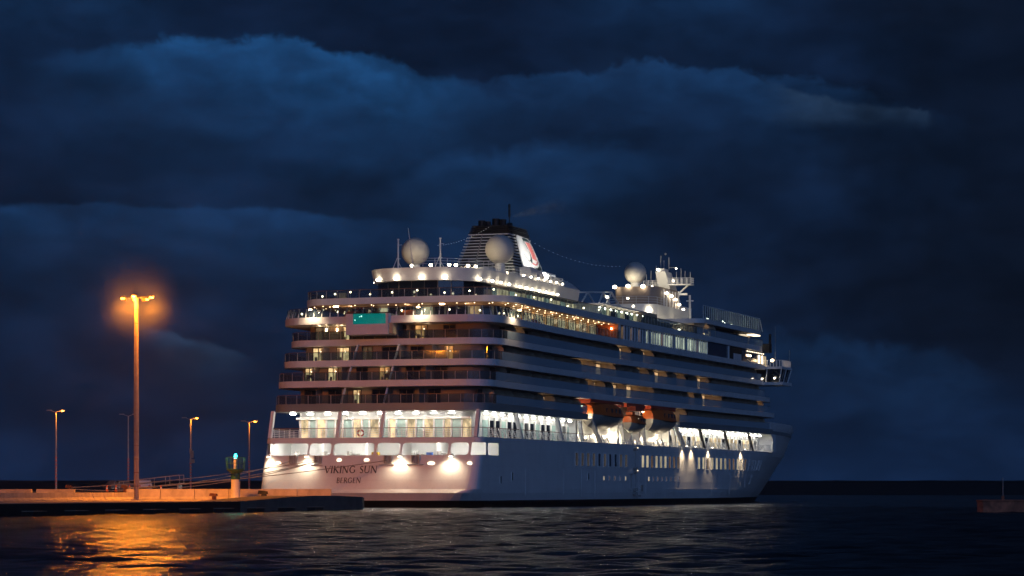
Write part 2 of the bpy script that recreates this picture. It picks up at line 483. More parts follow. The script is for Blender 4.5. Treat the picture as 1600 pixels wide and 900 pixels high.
# ------------------------------------------------------------------ water (one sheet to the horizon, real waves near the camera)
def build_water():
    def axis(core0, core1, step, far0, far1, grow):
        a = list(np.arange(core0, core1, step)); s = step
        while a[-1] < far1: s *= grow; a.append(a[-1] + s)
        s = step; b = []
        x = core0
        while x > far0: s *= grow; x -= s; b.append(x)
        return np.array(b[::-1] + a)
    xs = axis(-95, 95, 0.55, -9000, 9000, 1.16)
    ys = axis(55, 345, 0.50, -2500, 12000, 1.14)
    X, Y = np.meshgrid(xs, ys)
    sx = np.gradient(xs); sy = np.gradient(ys)
    S = np.maximum(np.abs(sx)[None, :], np.abs(sy)[:, None])
    rng = np.random.default_rng(3)
    Z = np.zeros_like(X)
    for i in range(64):
        lam = 1.25 * (4.2 / 1.25) ** rng.random()
        ang = R(90) + rng.normal() * R(42)
        k = 2 * math.pi / lam
        amp = 0.0050 * lam * (0.6 + 0.8 * rng.random())
        fade = np.clip((lam / 2.4 - S) / (lam / 5), 0, 1)
        ph = rng.random() * 6.28
        patch = 0.65 + 0.35 * np.sin(X * 0.045 * rng.normal() + Y * 0.03 * rng.normal() + rng.random() * 6)
        Z += amp * fade * patch * np.sin(k * (math.cos(ang) * X + math.sin(ang) * Y) + ph)
    nx, ny = len(xs), len(ys)
    me = bpy.data.meshes.new('water')
    co = np.stack([X.ravel(), Y.ravel(), Z.ravel()], 1).astype(np.float32)
    idx = np.arange(nx * ny).reshape(ny, nx)
    q = np.stack([idx[:-1, :-1].ravel(), idx[:-1, 1:].ravel(), idx[1:, 1:].ravel(), idx[1:, :-1].ravel()], 1).astype(np.int32)
    me.vertices.add(len(co)); me.vertices.foreach_set('co', co.ravel())
    me.loops.add(q.size); me.loops.foreach_set('vertex_index', q.ravel())
    me.polygons.add(len(q)); me.polygons.foreach_set('loop_start', np.arange(0, q.size, 4, dtype=np.int32))
    me.polygons.foreach_set('use_smooth', np.ones(len(q), bool))
    me.update(calc_edges=True)
    m = bpy.data.materials.new('harbour_water'); m.use_nodes = True
    nt = m.node_tree; g = NG(nt)
    p = [n for n in nt.nodes if n.type == 'BSDF_PRINCIPLED'][0]
    p.inputs['Base Color'].default_value = (0.0025, 0.0065, 0.0095, 1)
    p.inputs['Roughness'].default_value = 0.19
    p.inputs['Specular IOR Level'].default_value = 0.27
    p.inputs['IOR'].default_value = 1.333
    tc = g.new('ShaderNodeTexCoord').outputs['Object']
    mp = g.new('ShaderNodeMapping'); g.put(mp.inputs[0], tc); mp.inputs['Scale'].default_value = (0.55, 1.0, 1.0)
    h = g.m('ADD', g.noise(mp.outputs[0], 2.9, 5, 0.64, 0.5), g.m('MULTIPLY', g.noise(mp.outputs[0], 0.6, 3, 0.55), 1.3))
    b = g.new('ShaderNodeBump'); b.inputs['Strength'].default_value = 1.0; b.inputs['Distance'].default_value = 0.27
    g.put(b.inputs['Height'], h); nt.links.new(b.outputs[0], p.inputs['Normal'])
    me.materials.append(m)
    tag(link('water', me), kind='structure')


build_water()

# ------------------------------------------------------------------ the ship (local x = starboard, y = forward, z = up from the water)
ship = empty('cruise_ship', W(0, 0, 0), -THETA)
tag(ship, 'large white cruise ship moored at the quay with its lights on', 'cruise ship')


def outline(us, ue, hw, a, b, camber=0.5, af=7.0, bf=5.0, n=9, extra=()):
    """plan of a deck: from the port fore end, round the stern, to the starboard fore end"""
    half = []
    for i in range(n + 1):
        t = math.pi / 2 * i / n
        half.append((hw - b + b * math.sin(t), us + a - a * math.cos(t)))
    xs = sorted(set([0.0, (hw - b) * 0.33, (hw - b) * 0.66] + [e for e in extra if 0 < e < hw - b - 0.05]))
    pts = [(x, us) for x in xs] + half
    pts = [(x, y + camber * (x / hw) ** 2) for x, y in pts]
    for y in np.arange(us + a + 8, ue - af - 2, 12.0): pts.append((hw, float(y)))
    for i in range(6):
        t = math.pi / 2 * i / 5
        pts.append((hw - bf + bf * math.cos(t), ue - af + af * math.sin(t)))
    return [(-x, y) for x, y in pts[::-1] if x > 1e-6] + pts


def cut(path, y0, y1, side=1):
    """the stretch of a path on one side between two stations"""
    p = [q for q in path if q[0] * side > 0 and y0 < q[1] < y1 and abs(q[0]) > 3]
    x = side * max(abs(q[0]) for q in path)
    p = sorted(p, key=lambda q: q[1])
    if side < 0: p = p[::-1]
    return [(x, y0)] + p + [(x, y1)] if side > 0 else [(x, y1)] + p + [(x, y0)]


def aft_part(path, y1):
    """the stretch of a path round the stern, both sides up to station y1"""
    p = [q for q in path if q[1] <= y1]
    hw = max(abs(q[0]) for q in path)
    return [(-hw, y1)] + p + [(hw, y1)]


# ---- hull
LV = [  # z, stern station, half width, corner a, corner b, stem station, taper start, taper power
    (-1.6, 5.0, 13.2, 16, 7.0, 186.0, 98, 1.55), (0.0, 0.6, 13.9, 6, 5.0, 191.0, 104, 1.6), (0.92, -0.15, 14.2, 4.6, 4.2, 193.0, 106, 1.65),
    (1.85, -0.75, 14.38, 3.4, 3.2, 195.0, 109, 1.7), (2.30, 0.0, 14.4, 1.5, 1.5, 196.2, 111, 1.7), (4.2, 0.65, 14.4, 1.3, 1.3, 200.0, 117, 1.8),
    (6.45, 1.45, 14.4, 1.2, 1.2, 203.5, 124, 1.9), (7.95, 1.98, 14.4, 1.2, 1.2, 205.8, 129, 2.0), (8.65, 2.22, 14.4, 1.2, 1.2, 206.8, 131, 2.0),
    (11.6, 3.0, 14.4, 1.2, 1.2, 208.6, 138, 2.1), (13.0, 3.4, 14.4, 1.2, 1.2, 210.0, 141, 2.1)]
WIN = [(-13.15, -8.22), (-7.96, -5.05), (-4.79, 0.64), (0.98, 4.0), (4.34, 10.25), (10.58, 12.86)]
SIDE_U = [3.55, 4.25, 6.2, 8.15, 12, 18, 25, 33, 42, 50, 58, 66, 74, 82, 90, 98, 106, 114, 120, 126, 132, 138, 144, 148]


def hull_half(z):
    zs = [l[0] for l in LV]
    return [float(np.interp(z, zs, [l[i] for l in LV])) for i in range(1, 8)]


def hull_b(u, z):
    us, hw, a, b, st, u0, p = hull_half(z)
    return hw if u <= u0 else hw * max(0.0, 1 - ((u - u0) / (st - u0)) ** p)


def hull_ring(z):
    us, hw, a, b, st, u0, p = hull_half(z)
    vs = sorted(set([e for w in WIN for e in w] + [0.0]))
    k = (hw - b) / 13.2
    stern = [(v * k, us) for v in [-13.2] + [x for x in vs if abs(x) < 13.1] + [13.2]]
    corner = [(hw - b + b * math.sin(math.pi / 2 * i / 6), us + a - a * math.cos(math.pi / 2 * i / 6)) for i in range(1, 7)]
    endc = us + a
    side = []
    for j, u in enumerate(SIDE_U):
        uu = max(u, endc + 0.02 * (j + 1)); side.append((hull_b(uu, z), uu))
    last = side[-1][1]
    for i in range(1, 19):
        uu = last + (st - last) * (i / 18.0) ** 0.9
        side.append((hull_b(min(uu, st), z), uu))
    stbd = corner + side
    port = [(-x, y) for x, y in stbd[::-1]]
    ring = port + stern + stbd
    ns, no = len(stern), len(port)
    cam = lambda x, y: y + 0.35 * (x / 14.4) ** 2
    return [(x, cam(x, y) if no <= i < no + ns else (y + 0.35 * (1 if i < no - 6 or i >= no + ns + 6 else (x / 14.4) ** 2)), z) for i, (x, y) in enumerate(ring)], no, ns


def build_hull():
    zs = [l[0] for l in LV]
    rings = [hull_ring(z) for z in zs]
    no, ns = rings[0][1], rings[0][2]; n = len(rings[0][0])
    stern_x = [p[0] for p in rings[6][0][no:no + ns]]
    hull, boot = MB(), MB()
    for m, lo, hi in ((boot, 0, 2), (hull, 2, 8)):
        for k in range(lo, hi):
            A, B = rings[k][0], rings[k + 1][0]
            for i in range(n - 1):
                if k == 6:                                   # the band of mooring-deck openings
                    if no <= i < no + ns - 1:
                        mid = (stern_x[i - no] + stern_x[i - no + 1]) / 2
                        if any(a - 0.1 < mid < b + 0.1 for a, b in WIN): continue
                    j = i - (no + ns - 1) if i >= no + ns - 1 else (no - 1) - i     # steps away from the transom
                    if (i >= no + ns - 1 and (0 <= j <= 6 or 8 <= j <= 9)) or (i < no and 0 <= j <= 5): continue
                m.add([A[i], A[i + 1], B[i + 1], B[i]], [(0, 1, 2, 3)])
    # bow plating above the promenade
    for k in (8, 9):
        A, B = rings[k][0], rings[k + 1][0]
        for i in range(n - 1):
            if min(A[i][1], A[i + 1][1]) >= 147.9: hull.add([A[i], A[i + 1], B[i + 1], B[i]], [(0, 1, 2, 3)])
    D = rings[8][0]
    hull.add([(x, y, 8.60) for x, y, z in D], [tuple(range(n))])           # promenade deck planking
    # rounded corners of the transom openings
    us = lambda v, z: hull_half(z)[0] + 0.35 * (v / 14.4) ** 2
    for a, b in WIN:
        for cx_, sx in ((a, 1), (b, -1)):
            for cz, sz in ((6.45, 1), (7.95, -1)):
                r = 0.42; poly = [(cx_, cz)] + [(cx_ + sx * r * (1 - math.sin(t)), cz + sz * r * (1 - math.cos(t))) for t in [math.pi / 2 * i / 5 for i in range(6)]]
                hull.add([(v, us(v, z), z) for v, z in poly], [tuple(range(len(poly)))])
    h = hull.build('hull', 'hull_white', ship, smooth=True)
    b = boot.build('boot_topping', 'boot', ship, smooth=True)
    return h


hull = build_hull()
us_at = lambda v, z: hull_half(z)[0] + 0.35 * (v / 14.4) ** 2

# mooring deck inside the transom openings
mr = MB()
mr.add([(-14.0, 9.5, 5.7), (14.0, 9.5, 5.7), (14.0, 9.5, 8.5), (-14.0, 9.5, 8.5)], [(3, 2, 1, 0)])
mr.add([(-14.0, 2.2, 5.75), (14.0, 2.2, 5.75), (14.0, 9.5, 5.75), (-14.0, 9.5, 5.75)], [(0, 1, 2, 3)])
mr.add([(-14.0, 2.6, 8.50), (14.0, 2.6, 8.50), (14.0, 9.5, 8.50), (-14.0, 9.5, 8.50)], [(3, 2, 1, 0)])
for x in (-8.0, -2.1, 2.4, 7.3): mr.box(x - 0.09, x + 0.09, 6.0, 9.4, 5.8, 8.45)
mr.box(-14.0, -13.9, 3.2, 9.5, 5.75, 8.5)
room = mr.build('mooring_deck', 'white', ship)
for i, x in enumerate((-11.6, -9.6, -6.5, -3.8, -1.2, 2.3, 5.5, 8.6, 11.4)):
    MB().box(x - 0.75, x + 0.75, 3.6 + (i % 2) * 1.3, 3.85 + (i % 2) * 1.3, 8.36, 8.46).build('ceiling_lamp', 'lamp_deck', room)
for x in (-10.4, -6.6, -3.3, 5.6, 8.6):
    wn = MB().lathe([(0.55, 0), (0.6, 0.1), (0.28, 0.15), (0.28, 0.8), (0.6, 0.85), (0.6, 0.95)], 12, (x, 5.2, 5.75))
    wn.box(x - 0.9, x - 0.65, 4.7, 5.7, 5.75, 7.0); wn.build('winch', 'galv', room)
MB().box(-0.4, 1.0 - 0.5, 3.4, 3.9, 5.8, 6.85).build('rope_bin', 'yellow', room)
MB().box(6.9, 7.6, 3.2, 3.7, 5.8, 6.8).build('winch_cover', 'blue', room)

# flood lamps over the transom, fairleads with sills, small ports
def spot(name, loc, energy, size_deg, colour, target, parent, radius=0.15, blend=0.6):
    l = bpy.data.lights.new(name, 'SPOT'); l.energy = energy; l.color = colour
    l.spot_size = R(size_deg); l.spot_blend = blend; l.shadow_soft_size = radius
    o = link(name, l, parent, loc)
    o.rotation_euler = (Vector(target) - Vector(loc)).to_track_quat('-Z', 'Y').to_euler()
    return o


def bulb(name, loc, energy, colour, parent, radius=0.15):
    l = bpy.data.lights.new(name, 'POINT'); l.energy = energy; l.color = colour; l.shadow_soft_size = radius
    return link(name, l, parent, loc)


fl = MB().box(-0.28, 0.28, -0.32, 0.0, -0.12, 0.14).bar((0, 0, 0.1), (0, 0.45, 0.2), 0.08).build('flood_lamp', 'white', hull)
fl_glass = MB().lathe([(0.24, -0.05), (0.24, 0.0)], 10, (0, -0.16, -0.14)).build('lamp_glass', 'lamp_white', fl)
first = True
for v in (-13.2, -8.0, 4.35, 10.9):
    z = 6.42; y = us_at(v, z) - 0.45
    if first: o = fl; o.location = (v, y, z); first = False
    else: o = copy_tree(fl, hull, (v, y, z))
    spot('flood_light', (v, y - 0.75, z - 0.35), 460, 150, (1.0, 0.80, 0.55), (v, y - 0.2, z - 3.2), hull, 0.25, 0.8)
fr = MB()
fr.box(-0.42, 0.42, -0.22, 0.3, -0.55, -0.42).box(-0.42, 0.42, -0.22, 0.3, 0.42, 0.5).box(-0.5, -0.36, -0.22, 0.3, -0.5, 0.5).box(0.36, 0.5, -0.22, 0.3, -0.5, 0.5)
fr.lathe([(0.12, -0.45), (0.12, 0.45)], 8, (-0.15, -0.05, 0)).lathe([(0.12, -0.45), (0.12, 0.45)], 8, (0.15, -0.05, 0))
fr = fr.build('fairlead', 'galv', hull)
for i, v in enumerate((-9.95, -6.6, 2.7, 6.3)):
    p = (v, us_at(v, 5.9) - 0.08, 5.95)
    if i: share(fr, hull, p)
    else: fr.location = p
for v0, v1 in ((-11.2, -9.2), (-7.6, -5.8), (1.6, 3.6), (5.2, 7.4)):
    y = us_at(v0, 5.35)
    MB().hexa([(v0, y - 0.05, 5.22), (v1, y - 0.05, 5.22), (v1, y + 0.3, 5.22), (v0, y + 0.3, 5.22)],
              [(v0, y - 0.32, 5.34), (v1, y - 0.32, 5.34), (v1, y + 0.3, 5.34), (v0, y + 0.3, 5.34)]).build('fairlead_sill', 'hull_white', hull)
port0 = None
for v, z, w in ((-12.0, 5.49, 0.62), (-3.8, 5.86, 0.5), (-0.15, 5.85, 0.55), (8.3, 5.43, 0.75), (13.2, 5.42, 0.5)):
    y = us_at(v, z) - 0.05
    o = MB().plate([(w * math.cos(t) * 0.62, 0.22 * math.sin(t)) for t in [2 * math.pi * i / 12 for i in range(12)]], lambda a, b, d, v=v, y=y, z=z: (v + a, y + d, z + b), 0.12).build('port_light', 'lamp_soft', hull)


# ---- lettering: stroked capitals with serifs, cut from thin plate
def letter(ch):
    T, t = 0.15, 0.07
    def stroke(p, w):
        out = []
        for a, b in zip(p[:-1], p[1:]):
            ax, ay = a; bx, by = b; l = math.hypot(bx - ax, by - ay) or 1; nx, ny = -(by - ay) / l * w / 2, (bx - ax) / l * w / 2
            out.append([(ax + nx, ay + ny), (ax - nx, ay - ny), (bx - nx, by - ny), (bx + nx, by + ny)])
        return out
    def arc(cx, cy, rx, ry, a0, a1, n=8): return [(cx + rx * math.cos(R(a0 + (a1 - a0) * i / n)), cy + ry * math.sin(R(a0 + (a1 - a0) * i / n))) for i in range(n + 1)]
    ser = lambda x, y, w=0.26: [[(x - w / 2, y - 0.022), (x + w / 2, y - 0.022), (x + w / 2, y + 0.022), (x - w / 2, y + 0.022)]]
    if ch == 'V': return stroke([(0.02, 1), (0.40, 0)], T) + stroke([(0.78, 1), (0.40, 0)], t) + ser(0.02, 1) + ser(0.78, 1), 0.80
    if ch == 'I': return stroke([(0.12, 0), (0.12, 1)], T) + ser(0.12, 0) + ser(0.12, 1), 0.26
    if ch == 'K': return stroke([(0.12, 0), (0.12, 1)], T) + stroke([(0.62, 1), (0.15, 0.45)], t) + stroke([(0.26, 0.55), (0.72, 0)], T) + ser(0.12, 0) + ser(0.12, 1) + ser(0.62, 1) + ser(0.74, 0), 0.80
    if ch == 'N': return stroke([(0.10, 0), (0.10, 1)], t) + stroke([(0.10, 1), (0.76, 0)], T) + stroke([(0.76, 0), (0.76, 1)], t) + ser(0.10, 0) + ser(0.76, 1) + ser(0.06, 1), 0.90
    if ch == 'G': return stroke(arc(0.45, 0.5, 0.38, 0.48, 40, 180), t * 1.6) + stroke(arc(0.45, 0.5, 0.38, 0.48, 180, 320), t * 1.6) + stroke([(0.74, 0.14), (0.74, 0.44)], T) + ser(0.72, 0.45) + stroke(arc(0.45, 0.5, 0.38, 0.48, 145, 215), T), 0.88
    if ch == 'S': return stroke(arc(0.26, 0.74, 0.19, 0.23, 30, 270), t * 1.5) + stroke(arc(0.26, 0.26, 0.21, 0.25, 90, -150), t * 1.5) + stroke([(0.10, 0.66), (0.42, 0.36)], T), 0.52
    if ch == 'U': return stroke([(0.12, 1), (0.12, 0.3)], T) + stroke(arc(0.41, 0.3, 0.29, 0.28, 180, 360), t * 1.5) + stroke([(0.70, 0.3), (0.70, 1)], t) + ser(0.12, 1) + ser(0.70, 1), 0.84
    if ch == 'B': return stroke([(0.12, 0), (0.12, 1)], T) + stroke([(0.1, 0.98), (0.28, 0.98)] + arc(0.30, 0.76, 0.18, 0.22, 90, -90) + [(0.14, 0.53)], t * 1.5) + stroke([(0.14, 0.53), (0.3, 0.53)] + arc(0.32, 0.27, 0.22, 0.25, 90, -90) + [(0.1, 0.02)], t * 1.6), 0.62
    if ch == 'E': return stroke([(0.12, 0), (0.12, 1)], T) + stroke([(0.05, 0.97), (0.50, 0.97)], t) + stroke([(0.12, 0.52), (0.42, 0.52)], t) + stroke([(0.05, 0.03), (0.54, 0.03)], t), 0.60
    if ch == 'R': return stroke([(0.12, 0), (0.12, 1)], T) + stroke([(0.1, 0.98), (0.3, 0.98)] + arc(0.32, 0.75, 0.20, 0.23, 90, -90) + [(0.14, 0.5)], t * 1.5) + stroke([(0.32, 0.5), (0.70, 0)], T) + ser(0.12, 0), 0.70
    return [], 0.38


def lettering(name, text, h, x0, x1, frame, material, parent, thick=0.03):
    gap = 0.10; items = []; w = 0
    for ch in text:
        p, a = letter(ch); items.append((p, w)); w += a + gap
    k = (x1 - x0) / (w - gap)
    for (polys, off), ch in zip(items, text):
        if not polys: continue
        m = MB()
        for poly in polys: m.plate([(x0 + (a + off) * k, b * h) for a, b in poly], frame, thick)
        m.build('letter', material, parent)


lettering('name', 'VIKING SUN', 0.86, -5.55, 1.42, lambda a, b, d: (a, us_at(a, 4.28 + b) - 0.035 + d, 4.28 + b), 'letter', hull)
lettering('port', 'BERGEN', 0.64, -3.75, -0.55, lambda a, b, d: (a, us_at(a, 3.06 + b) - 0.035 + d, 3.06 + b), 'letter', hull)

# ---- starboard shell: windows, ports, shell doors, rubbing strake, side lamps
def side_frame(u, z0, z1, w, name, pane_mat, frame_mat='hull_white', proud=0.05):
    b0, b1 = hull_b(u - w / 2, (z0 + z1) / 2), hull_b(u + w / 2, (z0 + z1) / 2)
    z = (z0 + z1) / 2; s = hull_b(u, z)
    sl = (hull_b(u, z1) - hull_b(u, z0)) / (z1 - z0)
    P = lambda du, dz, out: (hull_b(u + du, z + dz) + out, u + du, z + dz)
    m = MB(); h = (z1 - z0) / 2; e = 0.10
    def rect(du0, du1, dz0, dz1, o0, o1):
        m.hexa([P(du0, dz0, o0), P(du0, dz0, o1), P(du1, dz0, o1), P(du1, dz0, o0)], [P(du0, dz1, o0), P(du0, dz1, o1), P(du1, dz1, o1), P(du1, dz1, o0)])
    rect(-w / 2 - e, -w / 2, -h - e, h + e, -0.02, proud + 0.03); rect(w / 2, w / 2 + e, -h - e, h + e, -0.02, proud + 0.03)
    rect(-w / 2, w / 2, h, h + e, -0.02, proud + 0.03); rect(-w / 2, w / 2, -h - e, -h, -0.02, proud + 0.06)
    o = m.build(name, frame_mat, hull)
    m = MB(); rect2 = [P(-w / 2, -h, 0.012), P(w / 2, -h, 0.012), P(w / 2, h, 0.012), P(-w / 2, h, 0.012)]
    m.add(rect2, [(0, 1, 2, 3)])
    m.build('pane', pane_mat, o)
    return o


rw = random.Random(4)
for i in range(10): side_frame(39.3 + i * 2.5, 5.45, 7.15, 1.15, 'hull_window', 'room_hull_dim' if i not in (4, 6, 7) else 'dark_glass')
for i in range(9): side_frame(70.0 + i * 2.32, 5.45, 7.15, 1.2, 'hull_window', 'room_hull' if i not in (2, 6, 7, 8) else 'room_dim')
for i in range(12): side_frame(100.2 + i * 2.62, 5.45, 7.2, 1.25, 'hull_window', 'room_hull' if i not in (2, 7, 8, 11) else 'room_dim')
for i in range(5): side_frame(132.4 + i * 2.5, 5.5, 7.1, 0.8, 'hull_window', 'dark_glass')
for i in range(5): side_frame(51.3 + i * 2.55, 3.55, 4.1, 0.5, 'porthole', 'room_hull' if i in (0, 4) else 'room_dim')
for i in range(8): side_frame(73.0 + i * 2.3, 3.5, 4.1, 0.55, 'porthole', 'room_dim' if i else 'room_hull')
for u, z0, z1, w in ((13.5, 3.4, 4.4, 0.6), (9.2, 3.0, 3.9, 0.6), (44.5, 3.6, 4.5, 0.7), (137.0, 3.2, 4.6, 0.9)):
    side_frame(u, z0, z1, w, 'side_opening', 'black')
st = MB()
prev = None
for u in np.arange(30, 150.1, 4.0):
    q = (hull_b(u, 2.33), u)
    if prev: st.hexa([(prev[0] - .02, prev[1], 2.27), (prev[0] + .07, prev[1], 2.27), (q[0] + .07, q[1], 2.27), (q[0] - .02, q[1], 2.27)],
                     [(prev[0] - .02, prev[1], 2.37), (prev[0] + .07, prev[1], 2.37), (q[0] + .07, q[1], 2.37), (q[0] - .02, q[1], 2.37)])
    prev = q
st.build('rubbing_strake', 'hull_white', hull)
for u0, u1, z0, z1 in ((18.5, 34.0, 1.5, 4.9), (41.5, 47.5, 1.2, 5.0), (68.2, 71.8, 1.1, 5.1), (108, 119, 1.3, 4.7), (127, 131.5, 2.6, 4.9)):
    m = MB(); e = 0.05
    for a, b, c, d in ((u0, u1, z1 - e, z1), (u0, u1, z0, z0 + e), (u0, u0 + e * 2, z0 + e, z1 - e), (u1 - e * 2, u1, z0 + e, z1 - e)):
        x0, x1 = hull_b(a, (c + d) / 2), hull_b(b, (c + d) / 2)
        m.hexa([(x0 - .02, a, c), (x0 + .03, a, c), (x1 + .03, b, c), (x1 - .02, b, c)], [(x0 - .02, a, d), (x0 + .03, a, d), (x1 + .03, b, d), (x1 - .02, b, d)])
    tag(m.build('shell_door_edge', 'hull_white', hull), kind='stuff')
# accommodation-ladder fittings and their little lamps amidships
lad = MB()
for z in (8.0, 5.2, 4.75, 2.2, 1.6):
    lad.box(14.35, 14.75, 65.2, 66.4, z - 0.08, z + 0.10); lad.box(14.35, 14.9, 65.6, 66.0, z - 0.16, z + 0.28)
lad.box(14.38, 14.46, 66.2, 66.32, 5.2, 8.0).box(14.38, 14.46, 66.2, 66.32, 1.7, 4.7).box(14.38, 14.5, 63.9, 64.1, 2.0, 4.4)
lad.box(14.35, 14.7, 63.6, 64.4, 4.3, 4.5).box(14.35, 14.7, 67.4, 68.2, 1.2, 1.45).box(14.35, 14.65, 69.0, 69.5, 2.0, 2.9)
tag(lad.build('ladder_bracket', 'galv', hull), kind='stuff')
MB().box(14.85, 15.0, 65.7, 65.95, 4.9, 5.0).build('ladder_lamp', 'lamp_soft', hull)
MB().box(14.85, 15.0, 65.7, 65.95, 8.15, 8.25).build('ladder_lamp', 'lamp_soft', hull)
sl0 = None
for u in (90.8, 95.8, 105.6, 125.8):
    x = hull_b(u, 8.5)
    o = MB().bar((x - 0.1, u, 8.8), (x + 0.65, u, 8.95), 0.09).box(x + 0.6, x + 0.9, u - 0.2, u + 0.2, 8.82, 8.98).build('side_lamp', 'white', hull)
    MB().lathe([(0.15, 0), (0.15, 0.03)], 8, (x + 0.75, u, 8.78)).build('lamp_glass', 'lamp_white', o)
    spot('side_light', (x + 0.75, u, 8.72), 950, 110, (1.0, 0.74, 0.46), (x + 0.1, u, 4.0), hull, 0.12, 0.9)

# ---- promenade: pillars, rail, wall with glazing, ceiling lamps
ZP, ZD, ZC, ZB, ZA, ZT, ZR = 8.65, 12.5, 15.3, 17.9, 20.6, 23.3, 26.3
Z2 = 11.6
pw_path = outline(6.2, 149, 11.9, 1.6, 1.6, 0.3, 0.6, 0.6)
wall_p = MB().prism(pw_path, ZP - 0.04, Z2 + 0.05, False, False).build('promenade_wall', 'white', ship)
pn = random.Random(11)
x = -11.2; i = 0
while x < 11.0:                                          # aft glazing: curtains, saloon windows and white posts
    w = (1.25, 1.0, 1.35)[i % 3]
    y = 6.2 + 0.3 * (x / 11.9) ** 2
    nm, mt_ = (('curtain', 'teal_curtain') if i % 2 else ('saloon_window', 'room_saloon'))
    MB().box(x + 0.12, x + w - 0.12, y - 0.10, y + 0.12, ZP + 0.02, 10.75).build(nm, mt_, wall_p)
    MB().box(x - 0.12, x + 0.10, y - 0.26, y - 0.06, ZP, 10.85).build('window_post', 'white', wall_p)
    x += w; i += 1
MB().box(-11.6, 11.6, 5.85, 6.5, 10.78, 11.02).build('window_head', 'white', wall_p)
for k, u in enumerate(np.arange(9.5, 45.0, 2.2)):
    MB().box(11.8, 12.0, u, u + 1.7, ZP + 0.05, 10.7).build('saloon_window', 'dark_glass' if k % 3 else 'teal_curtain', wall_p)
    MB().box(11.86, 12.12, u + 1.8, u + 2.05, ZP, 11.0).build('window_post', 'white', wall_p)
for k, u in enumerate(np.arange(92.0, 146.0, 2.6)):
    MB().box(11.8, 12.0, u, u + 1.7, ZP + 0.4, 10.5).build('saloon_window', 'room_saloon' if k % 4 else 'dark_glass', wall_p)
    MB().box(11.86, 12.10, u + 1.9, u + 2.1, ZP, 11.0).build('window_post', 'white', wall_p)

DK = outline(3.0, 44.8, 14.4, 3.2, 3.2, 0.4, 0.6, 0.6)
def fore_outline(u0, z):
    p = []
    for u in list(np.arange(u0, 148, 8)) + list(np.linspace(148, hull_half(z)[4] - 0.05, 22)): p.append((hull_b(u, z), float(u)))
    return [(-x, y) for x, y in p[::-1]] + p
def deck(name, poly, z0, z1, material='fascia'):
    return MB().prism(poly, z0, z1).build(name, material, ship)


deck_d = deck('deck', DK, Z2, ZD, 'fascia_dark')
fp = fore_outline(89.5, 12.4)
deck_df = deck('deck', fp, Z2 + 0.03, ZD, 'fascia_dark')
MB().box(11.9, 14.36, 147.62, 147.8, ZP - 0.03, Z2 + 0.02).build('promenade_bulkhead', 'white', ship)
MB().wall(fore_outline(146, 13.0)[0:27], ZD, 13.7, 0.12).build('bulwark', 'fascia', deck_df)
MB().wall(fore_outline(146, 13.0)[26:], ZD, 13.7, 0.12).build('bulwark', 'fascia', deck_df)
MB().box(-0.3, 0.3, 208.4, 209.0, 13.4, 14.4).build('bow_lamp', 'lamp_soft', deck_df)
# the lifeboat bay amidships is open to the deck above
bay = MB()
bay.box(-11.2, 11.2, 46.5, 90.5, ZP - 0.05, 14.62)
bay = bay.build('boat_deck_wall', 'white', ship)


def slant_post(p0, p1, w, t, mt='white', nm='promenade_pillar', parent=None):
    return MB().bar(p0, p1, w, t, up=(1, 0, 0)).build(nm, mt, parent or ship)


for v in (-13.7, -4.45, 1.35, 13.55):
    y0 = us_at(v, ZP) + 0.1
    MB().bar((v, y0, ZP - 0.05), (v, y0 + 1.0, Z2 + 0.05), 0.42, 0.5, up=(0, 1, 0)).build('promenade_pillar', 'white', ship)
for u in (17.0, 33.0):
    slant_post((14.2, u + 0.5, ZP), (14.2, u - 1.6, Z2 + 0.05), 0.35, 0.5)
slant_post((14.2, 51.0, 8.2), (14.2, 46.0, Z2 + 0.4), 0.35, 0.55)
for u in (104.2, 118.9, 134.3): slant_post((14.15, u + 0.3, ZP), (14.15, u - 2.6, Z2 + 0.05), 0.3, 0.4, 'black')
slant_post((14.15, 93.5, ZP - 0.4), (14.15, 88.0, Z2 + 0.3), 0.4, 0.6)
# wing of plating that closes the promenade forward
pl = MB()
pl.add([(14.38, 147.2, ZP), (14.38, 149.6, ZP), (14.38, 149.6, Z2 + .05), (14.38, 146.4, Z2 + .05), (14.38, 147.0, 11.1), (14.38, 147.6, 10.6), (14.38, 147.6, 9.1), (14.38, 147.4, 8.8)], [tuple(range(8))])
pl.build('promenade_end_plate', 'hull_white', ship)
PR = aft_part(outline(2.75, 150, 14.2, 1.1, 1.1, 0.35), 47.0)
def railing(name, path, z0, h, rails, step, post_w, mt, parent, lean=0.0, mat_top=None, top_w=None, single=False):
    m = MB()
    for k in range(1, rails + 1):
        z = z0 + h * k / rails
        if k == rails and mat_top: continue
        m.wall(path, z - 0.022, z + 0.022, 0.045)
    inn = offset_path(path, lean)
    pa, pb = along(path, step), along(inn, step * 1.0)
    for (x, y, a) in pa:
        n = (-math.sin(a), math.cos(a))
        if single: continue
        m.bar((x + n[0] * 0.02, y + n[1] * 0.02, z0), (x + n[0] * (lean + 0.02), y + n[1] * (lean + 0.02), z0 + h), post_w, post_w)
    if single: m.wall(path, z0 - 0.01, z0 + 0.04, 0.06)
    o = m.build(name, mt, parent)
    tag(o, kind='stuff')
    if single:
        me = MB().bar((0, 0.02, 0), (0, lean + 0.02, h), post_w, post_w).mesh('post'); me.materials.append(MATS[mt])
        for (x, y, a) in pa: link('post', me, o, (x, y, z0), a)
    if mat_top:
        MB().wall(offset_path(path, lean - 0.05), z0 + h - 0.03, z0 + h + 0.05, top_w or 0.12).build('handrail', mat_top, o)
    return o


